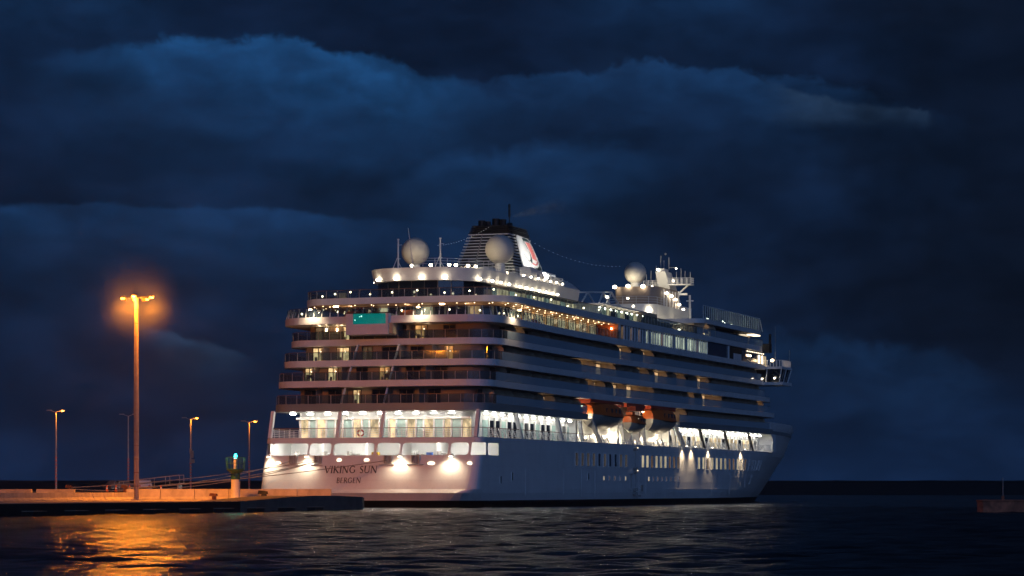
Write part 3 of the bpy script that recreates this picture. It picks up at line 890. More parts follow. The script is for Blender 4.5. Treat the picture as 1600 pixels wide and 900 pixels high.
prail = railing('promenade_railing', PR, ZP, 1.05, 5, 1.5, 0.06, 'white', ship, mat_top='rail_wood')
railing('promenade_railing', [(14.15, 91.0), (14.15, 147.0)], ZP, 1.05, 5, 1.1, 0.07, 'white', ship)
railing('promenade_railing', [(14.15, 52.0), (14.15, 90.0)], 8.2, 1.0, 3, 1.3, 0.06, 'white', ship)
# slanted bars on the starboard promenade, shaped after diagonal shadows in the rails
ls = MB()
for u in np.arange(8.0, 45, 1.35): ls.bar((13.6, u, ZP), (13.35, u - 0.75, ZP + 1.05), 0.10, 0.07)
for u in np.arange(104.0, 146, 1.6): ls.bar((13.6, u, ZP), (13.35, u - 0.8, ZP + 1.0), 0.10, 0.07)
tag(ls.build('shadow_bar_row', 'white', prail), kind='stuff')
for x in np.arange(-11.5, 12, 2.35): MB().box(x - 0.34, x + 0.34, 4.6, 4.82, 11.34, 11.40).build('ceiling_lamp', 'lamp_strip', deck_d)
for u in np.arange(8, 43.5, 3.0): MB().lathe([(0.24, 0), (0.24, 0.07)], 8, (12.9, u, 11.33)).build('ceiling_lamp', 'lamp_strip', deck_d)
for u in np.arange(92, 147, 2.9): MB().lathe([(0.26, 0), (0.26, 0.07)], 8, (12.9, u, 11.30)).build('ceiling_lamp', 'lamp_strip', deck_df)
for y in np.arange(7, 40, 4.0): MB().box(-12.9, -12.6, y, y + 0.4, 11.48, 11.56).build('ceiling_lamp', 'lamp_strip', deck_d)

# ---- balcony decks
dk_levels = [('C', ZC, 3.8, 154.5, 3.2, 3.2), ('B', ZB, 5.3, 151.5, 3.4, 3.4), ('A', ZA, 7.2, 147.0, 3.8, 3.8)]
PATHS = {'D': outline(3.0, 151.5, 14.4, 3.2, 3.2, 0.4)}
DECKS = {'D': deck_d}
for nm, z, us, ue, a, b in dk_levels:
    PATHS[nm] = outline(us, ue, 14.4, a, b, 0.5)
    DECKS[nm] = deck('deck', PATHS[nm], z - 0.78, z)
PATHS['T'] = outline(5.4, 150.0, 14.6, 4.0, 4.0, 0.7)
DECKS['T'] = deck('deck', PATHS['T'], ZT - 0.85, ZT)
PATHS['R'] = outline(11.6, 146.0, 14.4, 4.2, 4.2, 0.7)
DECKS['R'] = deck('deck', PATHS['R'], ZR - 0.85, ZR)
CW = {}
for nm, z, zt in (('D', ZD, ZC - 0.76), ('C', ZC, ZB - 0.76), ('B', ZB, ZA - 0.76), ('A', ZA, ZT - 0.83)):
    us = {'D': 6.6, 'C': 7.2, 'B': 8.3, 'A': 9.6}[nm]
    p = outline(us, {'D': 147, 'C': 147, 'B': 145, 'A': 143}[nm], 12.3, 2.2, 2.2, 0.5)
    CW[nm] = MB().prism(p, z - 0.04, zt, False, False).build('cabin_wall', 'cabin', ship)
    # glass balustrade with a wooden rail
    path = offset_path(PATHS[nm], 0.14)
    aft = aft_part(path, 44.3) if nm == 'D' else aft_part(path, 40.0)
    gl = MB().wall(aft, z + 0.04, z + 1.02, 0.02).build('glass_railing', 'rail_glass_clear' if nm in 'AB' else 'rail_glass_clear', DECKS[nm])
    s0 = (44.3 if nm == 'D' else {'C': 8.0, 'B': 10.0, 'A': 12.0}[nm])
    if nm == 'D':
        MB().wall(cut(path, 8.0, 44.3), z + 0.05, z + 1.03, -0.03).build('glass_railing', 'rail_glass', DECKS[nm])
        MB().wall(cut(path, 90.0, 146.0), z + 0.04, z + 1.02, 0.03).build('glass_railing', 'rail_glass', deck_df)
        MB().wall(cut(path, 90.0, 146.0), z + 1.02, z + 1.08, 0.09).build('handrail', 'rail_dark', deck_df)
    else:
        MB().wall(cut(path, s0, {'C': 146, 'B': 142.5, 'A': 140}[nm]), z + 0.05, z + 1.03, -0.03).build('glass_railing', 'rail_glass', DECKS[nm])
        MB().wall(cut(path, 40.0, {'C': 146, 'B': 142.5, 'A': 140}[nm]), z + 1.03, z + 1.09, 0.09).build('handrail', 'rail_dark', DECKS[nm])
    MB().wall(aft, z + 1.02, z + 1.09, 0.10).build('handrail', 'rail_wood', DECKS[nm])
    ps = MB()
    sub = [q for q in along(aft, 1.55) if q[1] < us + 10 ]
    for (x, y, a_) in sub: ps.box(x - 0.03, x + 0.03, y - 0.03, y + 0.05, z, z + 1.03)
    tag(ps.build('railing_post', 'galv', DECKS[nm]), kind='stuff')

# stern doors: (v0, v1, what one sees)
DOORS = {'A': (9.6, [(-10.6, -8.9, 'room_dim'), (-6.85, -6.0, 'room_bright'), (3.0, 4.5, 'room_orange'), (6.7, 8.2, 'dark_glass')]),
         'B': (8.3, [(-10.4, -9.05, 'room_bright'), (-7.1, -5.5, 'room_bright'), (-3.55, -2.3, 'room_dim'), (-0.9, 0.95, 'dark_glass'), (2.9, 4.6, 'dark_glass'), (7.3, 8.4, 'room_orange')]),
         'C': (7.2, [(-11.0, -10.0, 'room_bright'), (-7.8, -6.55, 'room_bright'), (-3.9, -2.5, 'dark_glass'), (-0.8, 0.5, 'room_orange'), (2.7, 4.5, 'dark_glass'), (6.4, 8.05, 'dark_glass')]),
         'D': (6.6, [(-10.8, -9.15, 'dark_glass'), (-7.5, -5.75, 'dark_glass'), (-4.1, -3.15, 'room_bright'), (-1.55, 0.25, 'dark_glass'), (2.1, 3.9, 'dark_glass'), (5.85, 7.35, 'dark_glass')])}
LZ = {'A': ZA, 'B': ZB, 'C': ZC, 'D': ZD}
dr = random.Random(21)
def door_set(parent, v0, v1, y, z, h, pane):
    m = MB(); e = 0.09
    m.box(v0 - e, v0, y - 0.10, y + 0.02, z, z + h + e).box(v1, v1 + e, y - 0.10, y + 0.02, z, z + h + e)
    m.box(v0, v1, y - 0.10, y + 0.02, z + h, z + h + e).box((v0 + v1) / 2 - 0.05, (v0 + v1) / 2 + 0.05, y - 0.08, y, z, z + h)
    o = m.build('balcony_door', 'rail_dark', parent)
    MB().box(v0, (v0 + v1) / 2 - 0.05, y - 0.035, y + 0.01, z + 0.03, z + h).build('pane', pane, o)
    MB().box((v0 + v1) / 2 + 0.05, v1, y - 0.035, y + 0.01, z + 0.03, z + h).build('pane', pane, o)
    if pane in ('room_bright', 'room_orange'):
        q = dr.random(); w = v1 - v0; c0 = v0 + 0.02 if q < 0.5 else v1 - 0.02 - w * 0.22
        MB().box(c0, c0 + w * 0.22, y - 0.06, y - 0.04, z + 0.05, z + h - 0.04).build('curtain', 'divider', o)
        MB().box(v0 + w * 0.12, v0 + w * 0.40, y - 0.06, y - 0.04, z + 0.05, z + 0.45 + 0.3 * q).build('cabin_furniture', 'cabin', o)
        lx = v0 + w * (0.62 + 0.2 * q); MB().sphere((lx, y - 0.08, z + 1.05 + 0.35 * q), 0.09, 8, 6).build('cabin_lamp', 'lamp_soft', o)
for nm, (us, ds) in DOORS.items():
    for v0, v1, pane in ds:
        door_set(CW[nm], v0, v1, us + 0.5 * ((v0 + v1) / 2 / 12.3) ** 2 - 0.02, LZ[nm], 1.72, pane)
for v, y, z, e in ((-9.6, 8.6, ZA + 1.7, 22), (-6.6, 8.6, ZA + 1.7, 16), (-9.0, 7.3, ZB + 1.6, 5), (-6.0, 7.3, ZB + 1.6, 6), (8.6, 7.4, ZB + 1.6, 5), (-9.2, 6.2, ZC + 1.6, 5), (-6.4, 6.2, ZC + 1.6, 5), (0.0, 6.2, ZC + 1.6, 5), (-2.8, 5.6, ZD + 1.6, 5), (5.0, 8.6, ZA + 1.7, 6)):
    bulb('balcony_light', (v, y, z), e, (1.0, 0.70, 0.40), CW['A'], 0.15)
# dividers between stern cabins and the white fins that run down the stern
for nm, vs in (('A', (-5.2, 2.4)), ('B', (-8.3, -4.6, 2.0, 6.3)), ('C', (-9.2, -5.3, 1.6, 5.9)), ('D', (-8.5, -5.0, 1.0, 5.2))):
    us = DOORS[nm][0]
    for v in vs:
        MB().box(v - 0.04, v + 0.04, us - 1.6, us + 0.3, LZ[nm] + 0.02, LZ[nm] + 1.8).build('balcony_divider', 'cabin', CW[nm])
for va, vb in ((-4.5, -3.6), (1.2, 1.9)):
    for k, (z0, z1, y0, y1) in enumerate(((ZD, ZC - 0.78, 3.45, 4.4), (ZC, ZB - 0.78, 4.7, 5.6), (ZB, ZA - 0.78, 5.9, 7.0))):
        t0 = (z0 - ZD) / (ZA - ZD); t1 = (z1 - ZD) / (ZA - ZD)
        MB().bar((va + (vb - va) * t0, y0, z0), (va + (vb - va) * t1, y1, z1 + 0.01), 0.16, 0.30, up=(0, 1, 0)).build('stern_fin', 'white', ship)

# starboard balconies: rounded dividers, doors, and cabins with their lights on
DIV = {'A': [16.7, 19.9, 66.3, 77.9], 'B': [16.7, 46.8, 49.7, 56.5, 58.9, 75.3, 85.0, 94.9, 108.6], 'C': [13.1, 49.1, 54.1, 63.8, 71.0, 75.3, 77.9, 100.0, 111.3, 116.4, 143.5],
       'D': [8.5, 15.5, 32.2, 91.5, 95.6]}
def divider_mesh():
    r = 0.75; poly = [(0, 0), (1.55, 0), (1.55, 1.95 - r)] + [(1.55 - r + r * math.cos(t), 1.95 - r + r * math.sin(t)) for t in [math.pi / 2 * i / 6 for i in range(1, 7)]] + [(0, 1.95)]
    return MB().plate(poly, lambda a, b, d: (12.25 + a, d, b), 0.06)
dv0 = None
pan0 = {}
for nm in 'ABCD':
    lit = DIV[nm]; z = LZ[nm]
    ends = {'A': (14, 140), 'B': (12, 142), 'C': (11, 145), 'D': (8, 145)}[nm]
    allu = list(lit); u = ends[0]
    while u < ends[1]:
        if all(abs(u - q) > 3.0 for q in allu) and not (nm == 'D' and 44 < u < 92): allu.append(u)
        u += 3.9
    for u in sorted(allu):
        if dv0 is None: dv0 = divider_mesh().build('balcony_divider', 'divider', CW[nm], loc=(0, u, z)); dv = dv0
        else: dv = share(dv0, CW[nm], (0, u, z))
        key = 'room_cabin' if u in lit and u > 16.8 else 'dark_glass'
        if key not in pan0:
            if key == 'room_cabin': room_mat('room_cabin', (1.0, 0.62, 0.30), 1.0, 1.2, 0.5)
            pan0[key] = MB().box(12.22, 12.38, -2.0, -0.35, 0.05, 1.75).build('balcony_door', key, CW[nm], loc=(0, u, z))
        else: share(pan0[key], CW[nm], (0, u, z))

# the glass-fronted stern pool
pb = MB().box(-4.35, 1.25, 4.7, 10.5, 21.0, 22.30)
pb.box(-4.35, -3.42, 4.7, 10.5, 22.30, 23.62).box(0.95, 1.25, 4.7, 10.5, 22.30, 23.62).box(-3.42, 0.95, 5.38, 10.5, 22.30, 23.55)
pb = pb.build('pool_block', 'fascia', ship)
MB().box(-3.40, 0.93, 4.74, 5.36, 22.32, 23.58).build('pool_glass', 'pool', pb)
MB().box(-4.42, 1.32, 4.62, 4.80, 23.60, 23.72).build('pool_coping', 'black', pb)
for x, z, r in ((-3.15, 22.8, 0.07), (-2.55, 23.2, 0.05), (-2.3, 23.25, 0.10)):
    MB().sphere((x, 4.72, z), r * 0.8, 8, 5).build('pool_lamp', 'pool_lamp', pb)
MB().box(1.27, 1.75, 5.0, 6.6, 21.1, 22.4).build('pool_side_panel', 'divider', pb)

# ---- aft terrace (level T): white stanchions, glass, fascia lamps, warm ceiling with downlights
tp = offset_path(PATHS['T'], 0.15)
t_aft = aft_part(tp, 59.0)
railing('terrace_railing', aft_part(tp, 26.0), ZT, 1.15, 1, 1.12, 0.11, 'white', DECKS['T'], lean=0.30, mat_top='rail_dark', top_w=0.1, single=True)
railing('terrace_railing', cut(tp, 26.0, 59.0), ZT, 1.15, 1, 1.5, 0.06, 'galv', DECKS['T'], lean=0.02, mat_top='rail_dark', top_w=0.1)
MB().wall(offset_path(t_aft, 0.1), ZT + 0.05, ZT + 1.05, 0.02).build('glass_railing', 'rail_glass_clear', DECKS['T'])
sof = MB().prism(offset_path(PATHS['R'], 0.35)[1:-1], ZR - 0.93, ZR - 0.855).build('terrace_ceiling', 'soffit', DECKS['R'])
dl = MB()
for x, y, a in along(offset_path(aft_part(PATHS['R'], 58.0), 0.9), 2.3): dl.lathe([(0.06, 0), (0.06, 0.05)], 6, (x, y, ZR - 0.98))
for x, y, a in along(offset_path(aft_part(PATHS['R'], 58.0), 2.2), 3.1, 1.0): dl.lathe([(0.06, 0), (0.06, 0.05)], 6, (x, y, ZR - 0.98))
tag(dl.build('downlight', 'lamp_dot', DECKS['R']), kind='stuff')
for v, u in ((-8, 14.5), (0, 14.5), (8, 14.8), (12.6, 24), (12.8, 34), (12.8, 44), (12.8, 54)): bulb('terrace_light', (v, u, ZR - 1.3), 34, (1.0, 0.66, 0.36), DECKS['R'], 0.3)
tw_path = outline(17.5, 58.5, 11.2, 5.0, 5.0, 0.4, 1, 1)
tw = MB().prism(tw_path, ZT - 0.04, ZR - 0.93, False, False).build('terrace_wall', 'cabin', ship)
for k, (x, y, a) in enumerate(along(offset_path(aft_part(tw_path, 57.0), -0.08), 1.55, 0.5)):
    lit = (y > 24 and x > 0) or k % 4 == 0
    o = MB().box(-0.60, 0.60, -0.05, 0.07, 0.05, 1.95).build('terrace_window', ('room_saloon' if k % 3 else 'room_orange') if lit else 'dark_glass', tw, loc=(x, y, ZT), rz=a)
    MB().box(0.62, 0.90, -0.10, 0.10, 0.0, 2.05).build('window_post', 'white' if x > 3 and k % 2 else 'cabin', o)
for v in (-9.4, 5.1): MB().box(v - 0.3, v + 0.3, 13.2, 13.5, ZR - 1.06, ZR - 0.95).build('terrace_lamp', 'lamp_warm', DECKS['R'])
lampT = None
for (x, y, ox, oy) in ((-9.2, 5.75, 0, -1.0), (5.3, 5.55, 0, -1.0), (14.55, 13.0, 1.0, 0)):
    o = MB().bar((x - ox * 0.3, y - oy * 0.3, ZT + 0.9), (x + ox, y + oy, ZT + 1.0), 0.07).build('fascia_lamp', 'white', DECKS['T'])
    MB().lathe([(0.2, -0.05), (0.24, 0.03), (0.1, 0.12)], 8, (x + ox, y + oy, ZT + 0.9)).build('lamp_glass', 'lamp_warm', o)
    spot('fascia_light', (x + ox, y + oy, ZT + 0.7), 420, 140, (1.0, 0.76, 0.48), (x + ox * 0.1, y + oy * 0.1, ZT - 0.6), DECKS['T'], 0.12, 0.8)
for k, (v, u) in enumerate(((-12.2, 9.0), (-6.4, 7.0), (2.2, 6.9), (8.4, 7.2), (11.6, 9.4), (12.8, 15.0), (12.8, 20.0))):  # globe lamps and point lights added to brighten the terrace rail
    o = MB().lathe([(0.12, 0), (0.05, 0.05), (0.04, 0.6), (0.10, 0.62)], 8, (v, u, ZT)).build('terrace_fill_lamp', 'rail_dark', DECKS['T'])
    MB().sphere((v, u, ZT + 0.75), 0.12, 8, 6).build('lamp_glass', 'lamp_warm', o)
    bulb('terrace_fill_light', (v, u, ZT + 1.3), 26, (1.0, 0.70, 0.42), DECKS['T'], 0.15)
for k, (v, u) in enumerate(((-11.8, 14.6), (-9.6, 13.6), (-7.4, 13.4), (-4.6, 13.2), (-1.6, 13.2), (1.8, 13.2), (5.4, 13.4), (8.6, 13.8), (11.4, 15.0), (12.6, 20.0), (12.6, 27.0), (12.6, 34.0), (12.6, 41.0), (12.6, 48.0), (12.6, 55.0))):
    o = MB().lathe([(0.14, 0), (0.05, 0.05), (0.04, 0.45 + 0.2 * (k % 3)), (0.10, 0.47 + 0.2 * (k % 3))], 8, (v, u, ZR)).build('deck_light_post', 'white', DECKS['R'])
    MB().sphere((v, u, ZR + 0.56 + 0.2 * (k % 3)), 0.12, 8, 6).build('lamp_glass', 'lamp_warm', o)
    if k % 2 == 0: bulb('deck_light', (v, u, ZR + 1.4), 28, (1.0, 0.74, 0.46), DECKS['R'], 0.15)
for v, u in ((-9.9, 16.6), (9.9, 16.8)): MB().box(v - 0.5, v + 0.5, u, u + 0.5, ZR, ZR + 1.15).build('towel_cabinet', 'divider', DECKS['R'])
# wall lamps by the port suite on the level below
for v in (-9.35 + 0.15, -7.9 + 0.2):
    wl = MB().box(v - 0.08, v + 0.08, 9.72, 9.86, ZA + 1.25, ZA + 1.6).build('wall_lamp', 'lamp_warm', CW['A'])
# orange end panel that closes the terrace on the starboard side
MB().box(11.0, 14.2, 58.6, 58.9, ZT, ZR - 0.86).build('terrace_end_wall', 'orange', ship)
MB().sphere((13.3, 58.45, ZT + 1.5), 0.13, 8, 6).build('end_wall_lamp', 'lamp_warm', ship)
MB().box(14.15, 14.35, 58.9, 59.5, ZT, ZR - 0.85).build('terrace_end_post', 'white', ship)

# ---- starboard side forward of the terrace: finned glazing, dark panels, recessed opening
fw = MB().box(-14.1, 14.1, 59.5, 143.0, ZT - 0.04, ZR - 0.82).build('lounge_wall', 'blue_panel', ship)
for k, u in enumerate(np.arange(60.4, 105.0, 1.3)):
    pane = 'room_pale' if (k > 8 and (k * 7) % 5) else ('room_dim' if k % 3 == 0 else 'dark_glass')
    MB().box(14.06, 14.16, u, u + 1.0, ZT + 0.25, ZR - 1.1).build('lounge_window', pane, fw)
    MB().box(14.10, 14.34, u + 1.04, u + 1.20, ZT + 0.1, ZR - 0.9).build('window_fin', 'white', fw)
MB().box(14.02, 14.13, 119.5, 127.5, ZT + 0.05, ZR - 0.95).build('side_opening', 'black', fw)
MB().box(14.10, 14.24, 122.3, 127.0, ZT + 0.1, ZT + 1.05).build('side_screen', 'fascia', fw)
MB().box(14.10, 14.28, 118.9, 119.3, ZT, ZR - 0.9).build('window_fin', 'white', fw)
sl_ = MB()
for u in np.arange(131, 143, 1.2): sl_.box(14.12, 14.22, u, u + 0.25, ZR - 1.25, ZR - 1.1)
tag(sl_.build('string_lamp', 'lamp_soft', fw), kind='stuff')
for u in (131.2, 132.9): MB().box(14.14, 14.26, u, u + 0.3, ZT + 1.0, ZT + 1.25).build('side_deck_lamp', 'lamp_warm', fw)
for u in np.arange(138.6, 143, 1.1): MB().box(14.13, 14.24, u, u + 0.5, ZT + 0.1, ZT + 1.5).build('bridge_window', 'lamp_soft' if int(u * 10) % 3 == 0 else 'room_saloon', fw)

# ---- sun deck (level R): glass screens, deckhouse with its bright fascia
rp = offset_path(PATHS['R'], 0.15)
MB().wall(aft_part(rp, 100.0), ZR + 0.04, ZR + 1.05, 0.02).build('glass_railing', 'rail_glass_clear', DECKS['R'])
railing('sun_deck_railing', aft_part(rp, 58.0), ZR, 1.1, 1, 1.55, 0.07, 'galv', DECKS['R'], mat_top='rail_wood')
railing('sun_deck_railing', cut(rp, 58.0, 141.0), ZR, 1.1, 1, 1.55, 0.07, 'galv', DECKS['R'], mat_top='rail_dark')
MB().wall(cut(rp, 100.0, 141.0), ZR + 0.04, ZR + 1.02, 0.03).build('glass_railing', 'rail_glass', DECKS['R'])
hs_path = outline(17.2, 62.0, 7.0, 6.0, 5.0, 0.4, 2, 2)
dh = MB().prism(hs_path, ZR - 0.04, 29.15, False, False).build('deckhouse', 'cabin', ship)
for k, (x, y, a) in enumerate(along(offset_path(aft_part(hs_path, 30.0), -0.07), 1.75, 2.0)):
    if y < 26: MB().box(-0.82, 0.82, -0.04, 0.06, 0.05, 2.65).build('deckhouse_window', 'dark_glass', dh, loc=(x, y, ZR), rz=a)
for k, u in enumerate(np.arange(26, 60, 2.4)):
    MB().box(6.95, 7.1, u, u + 1.9, ZR + 0.15, ZR + 2.2).build('deckhouse_window', 'room_saloon' if k % 3 else 'room_pale', dh)
fa_lo = outline(16.2, 62.5, 7.6, 7.0, 5.6, 0.4, 2, 2)
fa_hi = outline(15.7, 62.5, 7.9, 7.2, 5.8, 0.4, 2, 2)
n = len(fa_lo); fb = MB()
fb.add([(x, y, 28.9) for x, y in fa_lo] + [(x, y, 30.5) for x, y in fa_hi], [(i, (i + 1) % n, n + (i + 1) % n, n + i) for i in range(n)] + [tuple(range(n, 2 * n)), tuple(range(n))[::-1]])
fascia = fb.build('deckhouse_roof', 'white', ship, smooth=True)
lamp0 = None
def small_lamp(parent, p, r=0.2, mt='lamp_white', nm='deck_lamp'):
    global lamp0
    key = (mt, r)
    if key in LAMPS: return share(LAMPS[key], parent, p)
    LAMPS[key] = MB().sphere((0, 0, 0), r, 8, 6, 0.75).build(nm, mt, parent, loc=p)
    return LAMPS[key]
LAMPS = {}
for v in (-5.2, -2.2, 1.3, 4.3):
    e = max(0.0, (abs(v) - 2.0) / 5.6); small_lamp(fascia, (v, 15.75 + 7.0 * (1 - math.sqrt(1 - e * e)) + 0.4 * (v / 7.6) ** 2, 29.15), 0.26)
small_lamp(fascia, (-7.35, 21.3, 29.15), 0.13)
for u in (20.5, 23.5, 26.7, 30.0, 34.2, 36.8, 39.3, 42.2, 45.2, 47.7, 50.0): small_lamp(fascia, (8.15 if u > 23 else 7.6, u, 29.15), 0.22)
for (v, u) in ((-1.4, 19.5), (1.2, 19.5), (3.6, 19.8), (4.3, 20.4), (5.4, 21.9), (6.0, 23.2)): small_lamp(fascia, (v, u, 31.05), 0.25)
rr = aft_part(offset_path(fa_hi, 0.5), 55.0)
railing('roof_railing', [q for q in rr if q[0] > 1.0], 30.65, 1.0, 3, 1.6, 0.05, 'white', fascia)
# sloping upper screen along starboard with its row of lamps
MB().hexa([(5.4, 42, 30.6), (7.4, 42, 30.6), (7.4, 62, 30.6), (5.4, 62, 30.6)], [(5.4, 42, 32.4), (6.9, 42, 32.4), (6.9, 60, 31.4), (5.4, 60, 31.4)]).build('roof_screen', 'fascia', fascia)
for u in (37.0, 40.0, 43.0, 45.6, 48.2, 50.8, 53.4): small_lamp(fascia, (7.75, u, 30.85), 0.18)
for v in (-4.3, 1.55):                                     # signal posts on the roof
    m = MB().tube([(v, 22, 30.4), (v, 22, 34.6)], 0.11, 6).bar((v - 0.9, 22, 30.6), (v, 22, 32.6), 0.07).bar((v + 0.7, 22, 30.6), (v, 22, 31.8), 0.06)
    m.bar((v, 22, 34.0), (v + 0.55, 22, 34.0), 0.05).box(v - 0.12, v + 0.12, 21.9, 22.1, 34.6, 34.8).bar((v - 0.3, 22, 32.2), (v + 0.3, 22, 32.2), 0.05)
    m.build('signal_post', 'white', fascia)
MB().tube([(-0.6, 18.0, 30.4), (-1.1, 17.4, 35.7)], 0.08, 6, 0.04).build('ensign_staff', 'white', fascia)

# ---- radomes
def radome(v, u, z, r, base):
    o = MB().sphere((v, u, z), r, 32, 20).build('radome', 'radome', ship, smooth=True)
    MB().lathe([(1.0, base - z), (0.72, base - z + 0.8), (0.62, -r * 0.93), (0.95, -r * 0.86)], 14, (v, u, z)).build('radome_pedestal', 'white', o)
    MB().lathe([(r * 0.62, -r * 0.80), (r * 0.64, -r * 0.76)], 24, (v, u, z)).build('radome_flange', 'galv', o)
radome(-6.0, 32.4, 34.05, 1.88, 30.6)
radome(6.0, 32.4, 34.0, 1.95, 30.6)
radome(-0.6, 116.0, 37.3, 1.78, 34.9)

# ---- funnel
FB = (33.0, 43.0, 54.8, 4.2); FT = (38.6, 45.2, 53.0, 2.6)
def fun(z):
    t = (z - FB[0]) / (FT[0] - FB[0]); return [FB[i] + (FT[i] - FB[i]) * t for i in (1, 2, 3)]
a0, b0, w0 = fun(30.6); a1, b1, w1 = fun(38.6)
core = MB().hexa([(-w0 + .35, a0 + .35, 30.6), (w0 - .35, a0 + .35, 30.6), (w0 - .35, b0 - .3, 30.6), (-w0 + .35, b0 - .3, 30.6)],
                 [(-w1 + .35, a1 + .35, 38.4), (w1 - .35, a1 + .35, 38.4), (w1 - .35, b1 - .3, 38.4), (-w1 + .35, b1 - .3, 38.4)]).build('funnel', 'funnel_dark', ship)
for k in range(15):                                       # louvre slats round the after half
    z = 31.3 + k * 0.42
    a, b, w = fun(z); e = 0.13
    ya = a + (b - a) * 0.28
    m = MB()
    m.box(-w, w, a, a + 0.3, z, z + e).box(w - 0.3, w, a + 0.3, ya, z, z + e).box(-w, -w + 0.3, a + 0.3, ya, z, z + e)
    m.build('slat', 'white', core)
for k in range(5):                                        # dark slats round the crown
    z = 37.3 + k * 0.27; a, b, w = fun(z)
    MB().wall([(-w, b), (-w, a), (w, a), (w, b)], z, z + 0.15, 0.28).build('crown_slat', 'black' if k % 2 else 'funnel_dark', core)
mm = MB()
for v in (-1.5, 2.0):
    p0, p1 = fun(31.3), fun(37.2); mm.bar((v, p0[0] - 0.02, 31.2), (v * 0.62, p1[0] - 0.02, 37.2), 0.14)
tag(mm.build('louvre_frame', 'galv', core), kind='stuff')
for i, (v, u, r, h) in enumerate(((-1.7, 46.6, 0.50, 0.75), (-0.7, 46.3, 0.42, 0.55), (0.3, 46.8, 0.55, 0.95), (1.4, 46.6, 0.45, 0.8), (-0.2, 49.2, 0.6, 0.9), (1.3, 49.6, 0.4, 0.6))):
    MB().lathe([(r, 38.2), (r, 38.6 + h), (r * 0.8, 38.6 + h + 0.02)], 12, (v, u, 0)).build('exhaust_pipe', 'black', core)
MB().tube([(2.0, 47.5, 38.4), (2.0, 47.5, 39.9)], 0.06, 6).tube([(2.0, 47.5, 39.8), (2.0, 47.5, 41.6)], 0.16, 8).build('funnel_aerial', 'black', core)
def fside(z, t):                                          # a point on the starboard face: t = 0 after edge, 1 fore edge
    a, b, w = fun(z); return (w, a + (b - a) * t)
def fpoly(nm, pts, mt, out):
    lo = [(fside(z, t)[0] + 0.02 + out, fside(z, t)[1], z) for t, z in pts]; hi = [(x + 0.05, y, z) for x, y, z in lo]; n = len(pts)
    return MB().add(lo + hi, [(i, (i + 1) % n, n + (i + 1) % n, n + i) for i in range(n)] + [tuple(range(n, 2 * n)), tuple(range(n))[::-1]]).build(nm, mt, core)
fpoly('emblem_panel', [(0.30, 30.9), (1.03, 30.9), (1.01, 33.5), (0.98, 35.2), (0.92, 36.6), (0.84, 37.15), (0.34, 37.35), (0.29, 37.0)], 'white', 0.0)
def crv(p, q, r, n=8): return [((1 - s) ** 2 * p[0] + 2 * s * (1 - s) * q[0] + s * s * r[0], (1 - s) ** 2 * p[1] + 2 * s * (1 - s) * q[1] + s * s * r[1]) for s in [i / n for i in range(n + 1)]]
fpoly('emblem_field', crv((0.55, 37.05), (0.80, 37.2), (0.86, 36.7)) + crv((0.90, 36.2), (0.99, 34.6), (0.97, 33.4)) + crv((0.97, 33.0), (0.86, 32.55), (0.70, 33.2)) + crv((0.62, 33.6), (0.52, 34.2), (0.46, 34.75)) + crv((0.55, 34.1), (0.66, 33.7), (0.70, 34.6)) + crv((0.72, 35.4), (0.62, 36.4), (0.55, 37.05)), 'logo_dark', 0.06)
fpoly('emblem_rim', crv((0.60, 36.7), (0.74, 35.6), (0.73, 34.4)) + crv((0.70, 33.6), (0.62, 33.75), (0.58, 34.0)) + crv((0.66, 33.2), (0.86, 32.9), (0.92, 33.7)) + crv((0.95, 34.6), (0.90, 36.0), (0.82, 36.7)), 'white', 0.12)
for k in range(5):
    s = k / 5.0
    fpoly('emblem_stripe', crv((0.62 + 0.19 * s, 36.55), (0.75 + 0.15 * s, 35.4), (0.735 + 0.165 * s, 34.3 - 0.35 * s)) + crv((0.735 + 0.165 * s + 0.016, 34.3 - 0.35 * s), (0.766 + 0.15 * s, 35.4), (0.636 + 0.19 * s, 36.55)), 'logo_red', 0.18)
fpoly('emblem_stripe', crv((0.66, 33.62), (0.82, 33.05), (0.89, 33.95)) + crv((0.86, 34.0), (0.81, 33.3), (0.68, 33.75)), 'logo_red', 0.18)
spot('funnel_light', (8.2, 47.5, 31.6), 4200, 84, (1.0, 0.97, 0.90), (3.2, 50.5, 34.6), ship, 0.3, 0.8)
spot('funnel_light', (6.6, 46.0, 31.6), 3600, 60, (0.95, 1.0, 0.98), (5.6, 50.0, 41.0), ship, 0.3, 0.8)
bulb('funnel_glow', (3.4, 41.0, 32.4), 40, (1.0, 0.85, 0.6), ship, 0.3)
spot('dome_light', (3.0, 24.5, 32.0), 900, 100, (1.0, 0.78, 0.45), (6.0, 32.0, 33.4), ship, 0.3, 0.8)
spot('dome_light', (-3.0, 24.5, 32.0), 900, 100, (1.0, 0.78, 0.45), (-6.0, 32.0, 33.4), ship, 0.3, 0.8)
fbase = MB().prism(outline(27.0, 58.0, 5.6, 3, 3, 0.2, 3, 3), 30.4, 31.35).build('funnel_casing', 'white', ship)
MB().box(5.3, 6.05, 33.6, 35.6, 30.6, 31.3).build('casing_lamp_niche', 'lamp_soft', fbase)
sg = MB().box(5.7, 5.9, 50.6, 56.0, 30.5, 32.4).build('sign_board', 'fascia', ship)
lettering('sign', 'VIKING', 1.2, 50.9, 55.7, lambda a, b, d: (5.92 + d, a, 30.95 + b), 'sign_white', sg, 0.08)
